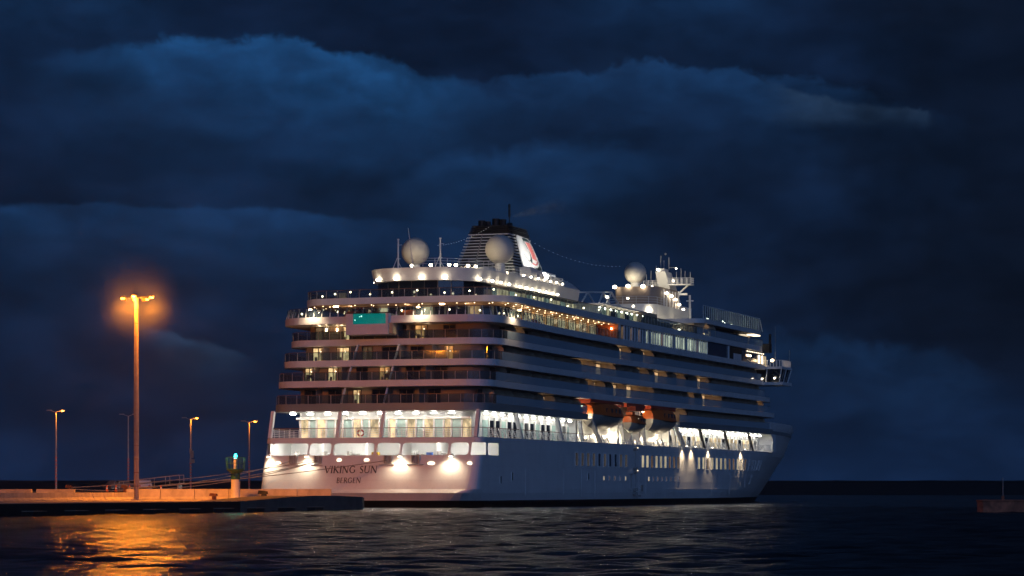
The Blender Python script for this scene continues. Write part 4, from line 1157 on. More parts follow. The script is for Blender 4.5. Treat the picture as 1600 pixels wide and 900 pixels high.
# strings of little lamps, funnel to the masts fore and aft
def string(a, b, sag, n, nm='string_light'):
    m, w = MB(), MB(); pts = []
    for i in range(n + 1):
        t = i / n; p = Vector(a).lerp(Vector(b), t); p.z -= sag * 4 * t * (1 - t); pts.append(p)
    w.tube(pts, 0.004, 4); o = w.build(nm + '_wire', 'rail_dark', ship)
    for p in pts[1:-1]: m.sphere(p, 0.05, 5, 4)
    tag(m.build('bulb', 'bulb', o), kind='stuff')
string((0.5, 52.5, 38.7), (0.5, 106.0, 37.6), 1.6, 26)
string((0, 45.5, 38.5), (0.8, 22.2, 33.8), 0.6, 22)

# ---- pool roof truss and midships house
mh = MB().box(-10.5, 10.5, 62.0, 84.0, ZR - 0.04, 28.5).build('pool_house', 'white', ship)
for k, u in enumerate(np.arange(63.0, 82, 2.2)):
    MB().box(10.45, 10.6, u, u + 1.6, ZR + 0.2, ZR + 1.9).build('pool_house_window', ('room_pale', 'room_saloon', 'dark_glass')[k % 3], mh)
for u in np.arange(60.5, 82, 2.6): small_lamp(mh, (10.95, u, 28.0), 0.17)
MB().box(-11.2, 11.2, 61.5, 80.0, 28.5, 28.7).build('pool_house_roof', 'white', mh)
MB().box(10.2, 11.0, 80.5, 89.0, ZR, 28.7).box(10.2, 11.0, 89.0, 97.0, ZR, 27.7).build('wind_screen_wall', 'divider', mh)
for v in (8.0, -8.0):
    t = MB(); pts = [(v, 60.5, 30.2), (v, 75.4, 31.2)]
    t.bar(pts[0], pts[1], 0.28, 0.22).bar((v, 75.4, 31.2), (v, 80.5, 29.0), 0.24, 0.2)
    for (ua, ub) in ((64.0, 61.5), (64.0, 67.5), (71.5, 69.0), (71.5, 75.5), (75.4, 72.5)): t.bar((v, ua, 30.2 + (ua - 60.5) * 0.067), (v, ub, 28.9), 0.2, 0.16)
    t.build('roof_truss', 'white', mh)
small_lamp(mh, (8.3, 72.5, 30.3), 0.22); small_lamp(mh, (10.9, 77.0, 29.2), 0.2)
MB().tube([(3, 70, 28.9), (3, 70, 32.6)], 0.07, 6).build('roof_aerial', 'white', mh)

# ---- forward tower with the radar mast
drum = MB().prism(outline(104.5, 128.0, 5.8, 3, 3, 0.2, 3, 3), ZR - 0.04, 31.5).build('forward_house', 'white', ship)
twr = MB().prism(outline(113.6, 127.5, 3.8, 2.0, 2.0, 0.2, 2, 2), 31.45, 34.9).build('tower_house', 'cabin', ship)
for k, u in enumerate(np.arange(117, 126, 1.7)): MB().box(3.75, 3.95, u, u + 0.4, 31.6, 34.6).build('tower_rib', 'white', twr)
for p in ((-3.3, 113.5, 34.9), (-1.0, 113.3, 35.0), (1.5, 113.3, 34.9)): small_lamp(twr, p, 0.36)
for p in ((4.3, 117.5, 34.0), (4.3, 120.2, 33.7), (4.3, 122.6, 33.3), (4.3, 124.8, 32.6), (4.4, 126.8, 31.9)): small_lamp(twr, p, 0.26)
small_lamp(drum, (5.0, 105.3, 30.5), 0.42); small_lamp(drum, (-3.8, 104.6, 30.9), 0.24); small_lamp(drum, (1.5, 105.0, 32.4), 0.2)
for u in (92.0, 100.0, 106.0): small_lamp(drum, (9.6, u, ZR + 1.0), 0.24)
railing('tower_railing', [(-1.5, 104.9), (3.5, 104.9), (5.5, 107.0), (5.5, 113.0)], 31.5, 1.2, 3, 2.2, 0.06, 'white', drum)
mast = MB().hexa([(-0.9, 133.0, 32.8), (1.2, 133.0, 32.8), (1.2, 137.8, 32.8), (-0.9, 137.8, 32.8)],
                 [(-0.7, 127.8, 38.4), (1.0, 127.8, 38.4), (1.0, 131.6, 38.4), (-0.7, 131.6, 38.4)]).build('radar_mast', 'white', ship)
MB().box(-2.4, 2.4, 128.1, 139.0, 28.9, 32.9).build('mast_base', 'white', mast)
pf = MB().box(-4.3, -0.8, 129.4, 131.4, 35.9, 36.05).box(1.0, 5.0, 129.4, 131.4, 36.2, 36.38).bar((4.2, 130.4, 36.2), (0.8, 131.5, 33.6), 0.22)
pf.box(1.0, 2.6, 130.5, 131.2, 34.4, 35.2).box(2.6, 4.0, 130.6, 130.9, 34.6, 34.9).box(-0.4, 0.7, 128.4, 130.8, 38.4, 38.9)
pf = pf.build('mast_platform', 'white', mast)
railing('mast_railing', [(-0.8, 129.4), (-4.3, 129.4), (-4.3, 131.4), (-0.8, 131.4)], 36.05, 1.0, 3, 0.8, 0.07, 'white', pf)
railing('mast_railing', [(1.0, 129.4), (5.0, 129.4), (5.0, 131.4), (1.0, 131.4)], 36.38, 1.0, 3, 0.8, 0.07, 'white', pf)
ae = MB()
for v, z0, z1 in ((-3.9, 36.0, 38.4), (-3.0, 36.0, 38.2), (-2.2, 36.0, 38.8), (-1.3, 36.0, 39.6), (2.2, 36.4, 38.5), (3.0, 36.4, 39.0), (3.7, 36.4, 38.6), (4.6, 36.4, 38.4), (-0.5, 38.9, 41.2), (0.05, 38.9, 40.4), (0.9, 38.9, 40.9)):
    ae.tube([(v, 130.4, z0), (v, 130.4, z1)], 0.07 if z1 < 40 else 0.09, 5)
ae.sphere((0.3, 130.4, 41.5), 0.2, 8, 6).bar((1.0, 130.4, 39.2), (2.3, 130.4, 39.2), 0.08)
tag(ae.build('aerial', 'galv', pf), kind='stuff')
small_lamp(pf, (-0.4, 128.2, 38.75), 0.22); small_lamp(pf, (2.2, 130.3, 39.0), 0.14); small_lamp(pf, (-1.6, 129.0, 36.0), 0.2); small_lamp(pf, (2.0, 129.2, 36.9), 0.18)
spot('mast_light', (1.2, 123.0, 35.4), 1300, 100, (1.0, 0.88, 0.66), (0.2, 131, 36.4), ship, 0.3, 0.8)
spot('dome_light', (-0.6, 112.6, 35.4), 200, 110, (1.0, 0.85, 0.55), (-0.6, 115.8, 36.9), ship, 0.3, 0.8)
for u in (110.0, 119.0, 128.0, 136.0): bulb('fore_deck_light', (12.0, u, 29.7), 110, (1.0, 0.86, 0.58), ship, 0.2)
for v in (-2.5, 2.5): bulb('drum_light', (v, 102.6, 29.8), 45, (1.0, 0.84, 0.55), ship, 0.2)
for u in (105.0, 113.0): bulb('drum_light', (8.0, u + 2, 29.6), 45, (1.0, 0.84, 0.55), ship, 0.2)
bulb('tower_glow', (4.4, 129.5, 32.4), 60, (1.0, 0.85, 0.6), ship, 0.2)

# ---- raised fore deck with the tall wind screen
ud = MB().prism(outline(103.0, 142.0, 14.3, 2.0, 1.5, 0.0, 3, 3), 28.2, 28.9).build('fore_sun_deck', 'fascia', ship)
uw = MB().box(-12.6, 12.6, 107.0, 139.0, ZR - 0.03, 28.25).build('fore_house', 'cabin', ship)
MB().box(12.62, 12.75, 112, 137, ZR + 0.2, 28.1).build('fore_house_window', 'dark_glass', uw)
uc = MB()
for i in range(7):
    t0, t1 = R(90 * i / 7), R(90 * (i + 1) / 7)
    y0, z0, y1, z1 = 106.8 - 3.6 * math.sin(t0), 26.3 + 2.6 * math.cos(t0), 106.8 - 3.6 * math.sin(t1), 26.3 + 2.6 * math.cos(t1)
    uc.hexa([(12.6, y1, z1), (14.3, y1, z1), (14.3, y0, z0), (12.6, y0, z0)], [(12.6, y1, z1 + .02), (14.3, y1, z1 + .02), (14.3, y0, z0 + .02), (12.6, y0, z0 + .02)])
uc.build('curved_screen', 'divider', uw)
for u in (107.5, 110.6): MB().plate([(0, 0), (1.7, 0), (1.7, 1.2), (1.45, 1.65), (1.0, 1.85), (0, 1.85)], lambda a, b, d, u=u: (12.6 + a, u + d, ZR + b), 0.08).build('balcony_divider', 'divider', uw)
small_lamp(uw, (13.6, 106.6, ZR + 0.35), 0.13, 'lamp_warm'); MB().box(12.8, 14.0, 136.0, 140.5, 28.05, 28.16).build('soffit_lamp', 'lamp_soft', uw)
wsg = MB().wall([(14.1, 104.0), (14.1, 139.5), (13.0, 141.5), (-13.0, 141.5), (-14.1, 139.5), (-14.1, 104.0)], 28.9, 30.95, 0.02).build('wind_screen', 'screen_glass', ud)
wp = MB()
for u in np.arange(104.0, 139.6, 1.25): wp.box(14.05, 14.15, u - 0.05, u + 0.05, 28.9, 31.0)
wp.wall([(14.12, 104.0), (14.12, 139.5)], 30.92, 31.02, 0.08)
wp.bar((14.1, 139.6, 31.0), (14.1, 141.5, 28.9), 0.12)
tag(wp.build('wind_screen_post', 'white', wsg), kind='stuff')
for p in ((12.5, 121.5, 29.5), (12.3, 123.5, 29.35), (12.6, 127.0, 29.25), (12.2, 131.0, 29.3), (12.6, 112.0, 29.4)): small_lamp(ud, p, 0.15)
MB().tube([(8.0, 118.0, 28.9), (8.0, 118.0, 33.6)], 0.18, 6).box(7.4, 8.6, 117.9, 118.1, 32.6, 32.8).build('deck_mast', 'white', ud)
MB().tube([(12.0, 140.5, 28.9), (12.0, 140.5, 31.6)], 0.06, 5).build('jack_staff', 'galv', ud)

# ---- bridge wing
bw = MB().box(12.0, 17.6, 141.4, 148.0, 19.85, 20.35).box(12.0, 17.6, 141.2, 148.2, 22.55, 22.95).build('bridge_wing', 'fascia', ship)
wg = MB()
for (x, y, xt, yt) in ((12.8, 141.9, 12.8, 141.4), (14.6, 141.9, 14.9, 141.4), (16.9, 142.0, 17.4, 141.4), (17.0, 144.5, 17.5, 144.5), (17.0, 147.4, 17.5, 147.9)):
    wg.bar((x, y, 20.35), (xt, yt, 22.56), 0.16)
tag(wg.build('wing_post', 'white', bw), kind='stuff')
MB().hexa([(12.9, 142.0, 20.35), (16.8, 142.0, 20.35), (16.8, 147.3, 20.35), (12.9, 147.3, 20.35)], [(12.9, 141.5, 22.55), (17.35, 141.5, 22.55), (17.35, 147.8, 22.55), (12.9, 147.8, 22.55)]).build('wing_glass', 'dark_glass', bw)
small_lamp(bw, (14.0, 141.55, 20.9), 0.16); small_lamp(bw, (16.2, 141.5, 21.0), 0.16)
railing('wing_railing', [(12.2, 141.3), (17.5, 141.3), (17.5, 148.1)], 22.95, 1.1, 1, 0.55, 0.12, 'white', bw)
small_lamp(bw, (15.6, 142.4, 24.05), 0.30, 'lamp_warm'); small_lamp(bw, (13.2, 142.4, 23.6), 0.22, 'lamp_warm')
MB().tube([(15.2, 146, 22.9), (15.2, 146, 30.0)], 0.05, 5).tube([(17.3, 147.5, 22.9), (17.3, 147.5, 26.0)], 0.05, 5).build('wing_aerial', 'galv', bw)
MB().tube([(14.8, 144, 25.4), (14.8, 144, 28.6)], 0.22, 6).box(13.4, 15.0, 142.6, 144.4, 25.4, 26.9).build('search_light', 'black', bw)

# ---- davits over the boats
for u in (43.6, 62.6, 73.2, 88.8):
    MB().box(11.0, 13.0, u - 0.35, u + 0.35, 8.2, 14.5).build('davit_post', 'white', bay)
    MB().bar((13.6, u + 1.2, 8.2), (13.9, u - 1.6, 11.4), 0.4, 0.5, up=(1, 0, 0)).build('davit_arm', 'white', bay)
for u0, u1 in ((46.0, 61.5), (63.0, 72.0), (75.0, 88.0)):
    MB().box(11.4, 14.2, u0, u0 + 0.5, 13.95, 14.5).box(11.4, 14.2, u1 - 0.8, u1, 13.9, 14.5).box(13.9, 14.25, u0 + .5, u1 - .8, 14.15, 14.5).build('davit_beam', 'red_steel', bay)
MB().box(13.0, 14.3, 67.0, 71.0, 13.5, 14.1).build('davit_winch', 'red_steel', bay)
for u in (49.0, 56.0, 62.0, 67.5, 73.0, 79.0, 85.5): bulb('bay_light', (12.4, u, 9.7), 220, (1.0, 0.86, 0.62), bay, 0.2)
for u in (50.0, 56.0, 68.0, 78.0, 84.0): bulb('bay_light', (14.0, u, 9.1), 30, (1.0, 0.80, 0.52), bay, 0.2)
for u in (46.5, 63.0, 74.2): bulb('bay_light', (13.9, u - 1.0, 12.4), 70, (1.0, 0.80, 0.52), bay, 0.2)
for u in (47.5, 54.0, 66.0, 71.0, 78.0, 86.0): small_lamp(bay, (11.5, u, 11.3), 0.26)
for u in (50.0, 64.5, 73.6, 87.5): small_lamp(bay, (12.2, u, 9.4), 0.2)
for u in (46.2, 63.2, 75.2): small_lamp(bay, (13.0, u - 0.3, 13.6), 0.16)
for k, u in enumerate((53.0, 55.5, 66.5, 68.2, 80.0, 82.5)):
    MB().bar((13.9, u + 0.9, 8.2), (13.8, u - 0.8, 9.6), 0.5 if 60 < u < 70 else 0.35, 0.12, up=(1, 0, 0)).build('deck_ramp', 'white' if k % 2 else 'fascia', bay)


# ---- the decks rise a little towards the stern (sheer)
def sheer(u, z):
    a = max(0.0, 1 - max(u, 0) / 58.0) ** 1.4
    k = float(np.interp(z, [8.66, 12.0, 15.0, 24.5, 26.3, 28.5], [0.0, 0.78, 1.0, 1.0, 0.6, 0.0]))
    return 0.47 * a * k


def apply_sheer():
    done = set()
    def walk(o):
        for ch in o.children:
            l = ch.location
            if l.length > 1e-4:
                ch.location = (l.x, l.y, l.z + sheer(l.y, l.z)); continue
            if ch.type == 'MESH' and ch.data.name not in done:
                done.add(ch.data.name); me = ch.data
                for v in me.vertices: v.co.z += sheer(v.co.y, v.co.z)
            walk(ch)
    walk(ship)


apply_sheer()

# ------------------------------------------------------------------ lifeboats hanging in the davits
def lifeboat(v, u0, u1, zk, h, beam, label, rails):
    L = u1 - u0; root = empty('lifeboat', W(v, u0, zk), -THETA)
    tag(root, label, 'lifeboat', 'lifeboats hung along the starboard side')
    def sect(t):
        s = 1 - abs(2 * t - 1) ** 3.0
        bw = beam / 2 * (0.42 + 0.58 * s) if t < 0.5 else beam / 2 * max(0.06, (1 - ((t - 0.5) / 0.5) ** 2.6))
        keel = 0.30 * h * max(0, (t - 0.55) / 0.45) ** 1.6 + 0.10 * h * max(0, (0.15 - t) / 0.15)
        return bw, keel
    N = 16
    def loft(prof, nm, mt):
        m = MB(); k = len(prof(0.5))
        for i in range(N + 1):
            for x, z in prof(i / N): m.v.append((x, L * i / N, z))
        for i in range(N):
            for j in range(k - 1): m.f.append((i * k + j, i * k + j + 1, (i + 1) * k + j + 1, (i + 1) * k + j))
        m.f.append(tuple(range(k))[::-1]); m.f.append(tuple(N * k + j for j in range(k)))
        return m.build(nm, mt, root, smooth=True)
    def lower(t):
        b, kz = sect(t); g = h * 0.46 + 0.10 * h * (2 * t - 1) ** 2
        return [(-b, g), (-b * 0.95, g * 0.72 + kz * 0.28), (-b * 0.6, kz + 0.14 * h), (0, kz), (b * 0.6, kz + 0.14 * h), (b * 0.95, g * 0.72 + kz * 0.28), (b, g)]
    def upper(t):
        b, kz = sect(t); g = h * 0.46 + 0.10 * h * (2 * t - 1) ** 2
        roof = h * (1.0 - 0.42 * max(0, (t - 0.55) / 0.45) ** 1.7 - 0.10 * max(0, (0.2 - t) / 0.2))
        roof = max(roof, g + 0.1)
        return [(b, g + 0.01), (b * 0.97, g + (roof - g) * 0.5), (b * 0.74, g + (roof - g) * 0.86), (0, roof), (-b * 0.74, g + (roof - g) * 0.86), (-b * 0.97, g + (roof - g) * 0.5), (-b, g + 0.01)]
    loft(lower, 'hull', 'boat_white'); cn = loft(upper, 'canopy', 'orange')
    for t in (0.22, 0.34, 0.46, 0.58):
        b, kz = sect(t); MB().box(b * 0.93, b * 0.99, L * t, L * t + 0.6, h * 0.62, h * 0.78).build('window', 'dark_glass', cn)
    MB().box(-0.5, 0.5, L * 0.12, L * 0.30, h * 0.97, h * 1.12).build('wheelhouse', 'orange', cn)
    b, _ = sect(0.4)
    MB().tube([(b + 0.03, L * 0.05, h * 0.50), (b + 0.05, L * 0.45, h * 0.46), (b * 0.9, L * 0.75, h * 0.49)], 0.06, 6).build('fender', 'black', cn)
    for t in (0.15, 0.8): MB().tube([(0, L * t, h * 0.8), (0, L * t, h * 1.0 + 0.5)], 0.05, 5).build('hook', 'galv', cn)
    return root


lifeboat(13.7, 46.2, 61.0, 10.5, 3.7, 3.9, 'aftermost and largest of the three orange lifeboats, farthest left in the row', 4)
lifeboat(13.9, 64.2, 71.3, 10.3, 2.7, 2.7, 'small orange boat with white hull hanging between the two big lifeboats', 2)
lifeboat(13.7, 75.0, 87.6, 10.5, 3.7, 3.9, 'foremost orange lifeboat, rightmost of the three in the row', 4)

# ------------------------------------------------------------------ loose things aboard
def ring(name, label, p, r, facing, group):
    m = MB(); n, k = 16, 6
    for i in range(n):
        a = 2 * math.pi * i / n
        for j in range(k):
            b = 2 * math.pi * j / k; rr = r + 0.09 * math.cos(b)
            m.v.append((rr * math.cos(a), 0.09 * math.sin(b), rr * math.sin(a)))
    for i in range(n):
        for j in range(k): m.f.append((i * k + j, ((i + 1) % n) * k + j, ((i + 1) % n) * k + (j + 1) % k, i * k + (j + 1) % k))
    o = m.build(name, 'red', None, smooth=True, loc=W(p[0], p[1], p[2] + sheer(p[1], p[2])), rz=-THETA + facing)
    MB().box(-0.08, 0.08, -0.1, 0.1, r - 0.1, r + 0.1).box(-0.08, 0.08, -0.1, 0.1, -r - 0.1, -r + 0.1).box(r - 0.1, r + 0.1, -0.1, 0.1, -0.08, 0.08).box(-r - 0.1, -r + 0.1, -0.1, 0.1, -0.08, 0.08).build('white_band', 'white', o)
    tag(o, label, 'lifebuoy', group)
ring('lifebuoy', 'red lifebuoy on the terrace rail just left of the teal pool', (-3.1, 6.25, ZT + 0.75), 0.38, 0, 'lifebuoys on the ship')
ring('lifebuoy', 'red lifebuoy on the promenade rail above the name on the stern', (-1.5, 2.55, ZP + 0.5), 0.38, 0, 'lifebuoys on the ship')


def chair(p, rz, label, mt='teak', group='balcony chairs'):
    r = empty('chair', W(p[0], p[1], p[2] + sheer(p[1], p[2])), -THETA + rz)
    MB().box(-0.26, 0.26, -0.26, 0.26, 0.40, 0.46).build('seat', mt, r)
    MB().box(-0.26, 0.26, 0.22, 0.28, 0.46, 0.95).build('backrest', mt, r)
    for x in (-0.22, 0.22):
        for y in (-0.22, 0.22): MB().box(x - 0.03, x + 0.03, y - 0.03, y + 0.03, 0, 0.40).build('leg', mt, r)
    tag(r, label, 'chair', group)
def table(p, label, w=0.9, mt='teak'):
    r = empty('table', W(p[0], p[1], p[2] + sheer(p[1], p[2])), -THETA)
    MB().box(-w / 2, w / 2, -0.45, 0.45, 0.70, 0.75).build('table_top', mt, r)
    for x in (-w / 2 + 0.08, w / 2 - 0.08):
        for y in (-0.38, 0.38): MB().box(x - 0.03, x + 0.03, y - 0.03, y + 0.03, 0, 0.70).build('leg', mt, r)
    tag(r, label, 'table')
table((-7.6, 8.45, ZA + 0.005), 'dark wooden table on the lit corner balcony left of the pool', 1.2)
chair((-8.6, 8.45, ZA + 0.005), R(90), 'wooden chair at the left end of the table on the lit corner balcony')
chair((-6.6, 8.45, ZA + 0.005), R(-90), 'wooden chair at the right end of the table on the lit corner balcony')
chair((-10.3, 6.6, ZC + 0.005), R(20), 'dark chair before the leftmost lit door, third balcony row down')
chair((0.3, 6.3, ZC + 0.005), R(-15), 'dark chair before the orange-lit door below the pool')
def lounger(p, rz, label):
    r = empty('sun_lounger', W(p[0], p[1], p[2] + sheer(p[1], p[2])), -THETA + rz)
    MB().box(-0.32, 0.32, -0.95, 0.45, 0.26, 0.36).build('seat', 'rail_dark', r)
    MB().hexa([(-.32, .45, .28), (.32, .45, .28), (.32, .52, .28), (-.32, .52, .28)], [(-.32, .95, .86), (.32, .95, .86), (.32, 1.03, .84), (-.32, 1.03, .84)]).build('backrest', 'rail_dark', r)
    for x in (-0.26, 0.26):
        for y in (-0.85, 0.35): MB().box(x - 0.03, x + 0.03, y - 0.03, y + 0.03, 0, 0.26).build('leg', 'rail_dark', r)
    tag(r, label, 'lounger', 'loungers on the stern balconies')
lounger((-8.7, 5.6, ZC + 0.005), R(80), 'dark lounger between the two leftmost lit doors, third balcony row down')
lounger((4.2, 7.0, ZB + 0.005), R(95), 'dark lounger right of the right-hand white fin, second balcony row down')
lounger((2.3, 7.0, ZB + 0.005), R(85), 'dark lounger just beside the right-hand white fin, second balcony row down')
lounger((4.6, 5.6, ZC + 0.005), R(90), 'dark lounger right of the right-hand fin, third balcony row down')
lounger((4.2, 8.6, ZA + 0.005), R(90), 'dark lounger before the orange-lit door right of the pool')
def planter(p, label):
    o = empty('planter', W(p[0], p[1], p[2] + sheer(p[1], p[2])), -THETA)
    MB().lathe([(0.25, 0), (0.36, 0.55), (0.38, 0.6)], 10).build('pot', 'orange', o)
    rn = random.Random(int(p[1] * 10)); m = MB()
    for i in range(60):
        a, b = rn.random() * 6.28, rn.random() * 1.5; d = Vector((math.cos(a) * math.cos(b), math.sin(a) * math.cos(b), math.sin(b))); q = d * (0.25 + 0.55 * rn.random()) + Vector((0, 0, 0.75))
        t = Vector((-math.sin(a), math.cos(a), 0)) * 0.09
        m.add([q - t, q + t, q + d * 0.28 + t * 0.2 + Vector((0, 0, 0.08))], [(0, 1, 2)])
    m.build('leaves', 'plant', o); tag(o, label, 'plant')
planter((12.6, 21.5, ZT + 0.005), 'leafy bush in an orange pot by the terrace windows, starboard corner')
def sofa(p, rz, label):
    o = empty('sofa', W(p[0], p[1], p[2] + sheer(p[1], p[2])), -THETA + rz)
    MB().box(-0.9, 0.9, -0.4, 0.4, 0.05, 0.42).build('seat', 'orange', o)
    MB().box(-0.9, 0.9, 0.25, 0.42, 0.42, 0.8).build('backrest', 'orange', o)
    tag(o, label, 'sofa', 'terrace sofas')
sofa((-4.6, 7.2, ZT + 0.005), R(0), 'orange sofa on the terrace to the left of the pool')
sofa((2.9, 7.2, ZT + 0.005), R(0), 'orange sofa on the terrace to the right of the pool')
sofa((13.0, 27.0, ZT + 0.005), R(90), 'orange sofa on the side terrace forward of the potted bush')

# ------------------------------------------------------------------ quays
ZQ = 1.10
def hpoly(pts): return [W(v, u)[:2] for v, u in pts]
# harbour mole with the light mast; its seaward face follows the ship's heading
mole = MB()
MB_ = hpoly([(12.5, -420), (12.5, -36), (9.6, -26.0), (8.0, -24.6), (-30, -24.6), (-30, -420)])
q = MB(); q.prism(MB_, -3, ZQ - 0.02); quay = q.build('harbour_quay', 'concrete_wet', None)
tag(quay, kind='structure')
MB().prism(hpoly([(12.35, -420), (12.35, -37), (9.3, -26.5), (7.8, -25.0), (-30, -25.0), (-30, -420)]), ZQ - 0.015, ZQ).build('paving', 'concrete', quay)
# raised nose block at the quay's end
def nose():
    m = MB(); prof = [(-62, 1.12), (-56, 1.30), (-50, 1.52), (-44, 1.62), (-38, 1.60), (-31, 1.45), (-24.55, 1.32)]
    for k in range(len(prof) - 1):
        (u0, z0), (u1, z1) = prof[k], prof[k + 1]
        c = [W(7.5, u0), W(12.62, u0), W(12.62 if u1 < -25 else 10.2, u1), W(7.5, u1)]
        m.hexa([(x, y, -2) for x, y, _ in c], [(c[0][0], c[0][1], z0), (c[1][0], c[1][1], z0), (c[2][0], c[2][1], z1), (c[3][0], c[3][1], z1)])
    return m.build('quay_nose', 'concrete_wet', quay)
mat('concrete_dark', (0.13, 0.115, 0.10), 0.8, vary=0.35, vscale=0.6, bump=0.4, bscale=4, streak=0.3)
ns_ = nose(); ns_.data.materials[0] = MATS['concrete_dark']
fd0 = None
for i, u in enumerate(np.arange(-104, -40, 7.4)):
    o = empty('quay_fender', W(12.5, u, 0.0), -THETA)
    MB().box(0.0, 1.0, -1.1, 1.1, -0.6, 0.42).build('rubber_block', 'rubber', o)
    MB().box(0.0, 1.15, -1.15, 1.15, 0.42, 0.48).build('top_plate', 'fender_plate', o)
    tag(o, 'black fender on the quay wall, number %s from the left of the row' % ('first second third fourth fifth sixth seventh eighth ninth tenth'.split()[i]), 'fender', 'fenders along the quay wall')
    o['label'] = '%s black fender from the left on the dark quay wall' % ('first second third fourth fifth sixth seventh eighth ninth tenth'.split()[i])
# concrete barrier along the mole, piece by piece
def barrier_mesh(L, h):
    prof = [(-0.42, 0), (0.42, 0), (0.42, 0.08), (0.20, 0.34), (0.13, h), (-0.13, h), (-0.20, 0.34), (-0.42, 0.08)]
    m = MB(); n = len(prof)
    m.add([(x, -L / 2, z) for x, z in prof] + [(x, L / 2, z) for x, z in prof], [(i, n + i, n + (i + 1) % n, (i + 1) % n) for i in range(n)] + [tuple(range(n)), tuple(range(n, 2 * n))[::-1]])
    return m
A, B = (-5.0, -100.0), (-12.4, -36.0)
ln = math.hypot(B[0] - A[0], B[1] - A[1]); ang = math.atan2(-(B[0] - A[0]), B[1] - A[1])
bm = barrier_mesh(3.14, 0.84).mesh('concrete_barrier'); bm.materials.append(MATS['concrete'])
ords = 'first second third fourth fifth sixth seventh eighth ninth tenth eleventh twelfth thirteenth fourteenth fifteenth sixteenth seventeenth eighteenth nineteenth twentieth'.split()
k = 0; d = 1.6; bars = []
while d < ln:
    t = d / ln; p = (A[0] + (B[0] - A[0]) * t, A[1] + (B[1] - A[1]) * t)
    o = link('concrete_barrier', bm, None, W(p[0], p[1], ZQ + 0.002), -THETA + ang + rw.uniform(-0.012, 0.012)); bars.append(o); d += 3.20; k += 1
for i, o in enumerate(bars):
    tag(o, '%s concrete barrier from the left in the long orange-lit front row' % ords[i], 'barrier', 'barriers along the mole')
A, B = (-14.0, -31.0), (4.6, -25.6)
bm2 = barrier_mesh(3.82, 1.22).mesh('parapet_block'); bm2.materials.append(MATS['concrete'])
for i, t in enumerate((0.0, 0.2, 0.4, 0.6, 0.8, 1.0)):
    p = (A[0] + (B[0] - A[0]) * t, A[1] + (B[1] - A[1]) * t)
    o = link('parapet_block', bm2, None, W(p[0], p[1], ZQ + 0.002), -THETA + math.atan2(-(B[0] - A[0]), B[1] - A[1]))
    tag(o, '%s low parapet block from the left before the ship stern' % ords[i], 'parapet', 'parapet blocks before the stern')
# berth quay on the ship's port side
ZB_ = 2.0
bq = MB(); bq.prism(hpoly([(-17.2, -24.7), (-17.2, 205), (-90, 205), (-90, -420), (-30.02, -420), (-30.02, -24.7)]), -3, ZB_)
berth = bq.build('berth_quay', 'asphalt', None); tag(berth, kind='structure')
ub = barrier_mesh(4.7, 1.2).mesh('upper_wall'); ub.materials.append(MATS['concrete'])
for i, v in enumerate((-29.2, -24.4, -19.6)):
    o = link('upper_wall', ub, None, W(v, -43.0 + (v + 29.2) * 0.2, ZQ + 0.002), -THETA + R(90))
    tag(o, '%s long block of the upper concrete wall behind the barriers, far left' % ords[i], 'wall', 'upper wall blocks')

# far breakwater on the horizon
bk = MB(); rb = random.Random(5)
pts = []
for i, x in enumerate(np.linspace(-900, 900, 240)):
    y = 1105 + x * 0.02; h = 5.75 + rb.uniform(-0.12, 0.12)
    pts += [(x, y - 9 + rb.uniform(-1, 1), -0.5), (x, y - 5, 2.4 + rb.uniform(-0.5, 0.5)), (x, y - 1.5, h - 0.9 + rb.uniform(-.2, .2)), (x, y - 1.4, h), (x, y + 4, h), (x, y + 14, -0.5)]
bk.v = pts
for i in range(239):
    for j in range(5): bk.f.append((i * 6 + j, (i + 1) * 6 + j, (i + 1) * 6 + j + 1, i * 6 + j + 1))
tag(bk.build('breakwater', 'rock'), 'long black breakwater along the horizon behind the ship', 'breakwater')

# red pier head on the right
c = 2.33 * 4270 / 37.0
px0 = (1528 - 800) / 4270 * c
pr = MB(); pr.prism([(px0, c + 0.4), (px0 + 0.5, c), (px0 + 16, c - 1.2), (px0 + 16, c + 9), (px0 + 2.2, c + 9)], -2, 1.13)
pr = pr.build('pier_head', 'pier_red'); tag(pr, 'weathered red pier head at the right edge of the water', 'pier')
MB().prism([(px0 - 0.12, c + 0.35), (px0 + 0.45, c - 0.12), (px0 + 16, c - 1.32), (px0 + 16, c + 9.1), (px0 + 2.0, c + 9.1)], 1.13, 1.25).build('coping', 'pier_red', pr)
ls_ = empty('light_staff', (px0 + 2.75, c + 1.6, 1.252))
MB().tube([(0, 0, 0), (0, 0, 2.2)], 0.04, 6).build('pole', 'galv', ls_); MB().box(-0.12, 0.12, -0.12, 0.12, 0, 0.4).build('foot', 'pier_red', ls_)
tag(ls_, 'thin bare pole standing on the red pier head', 'pole')

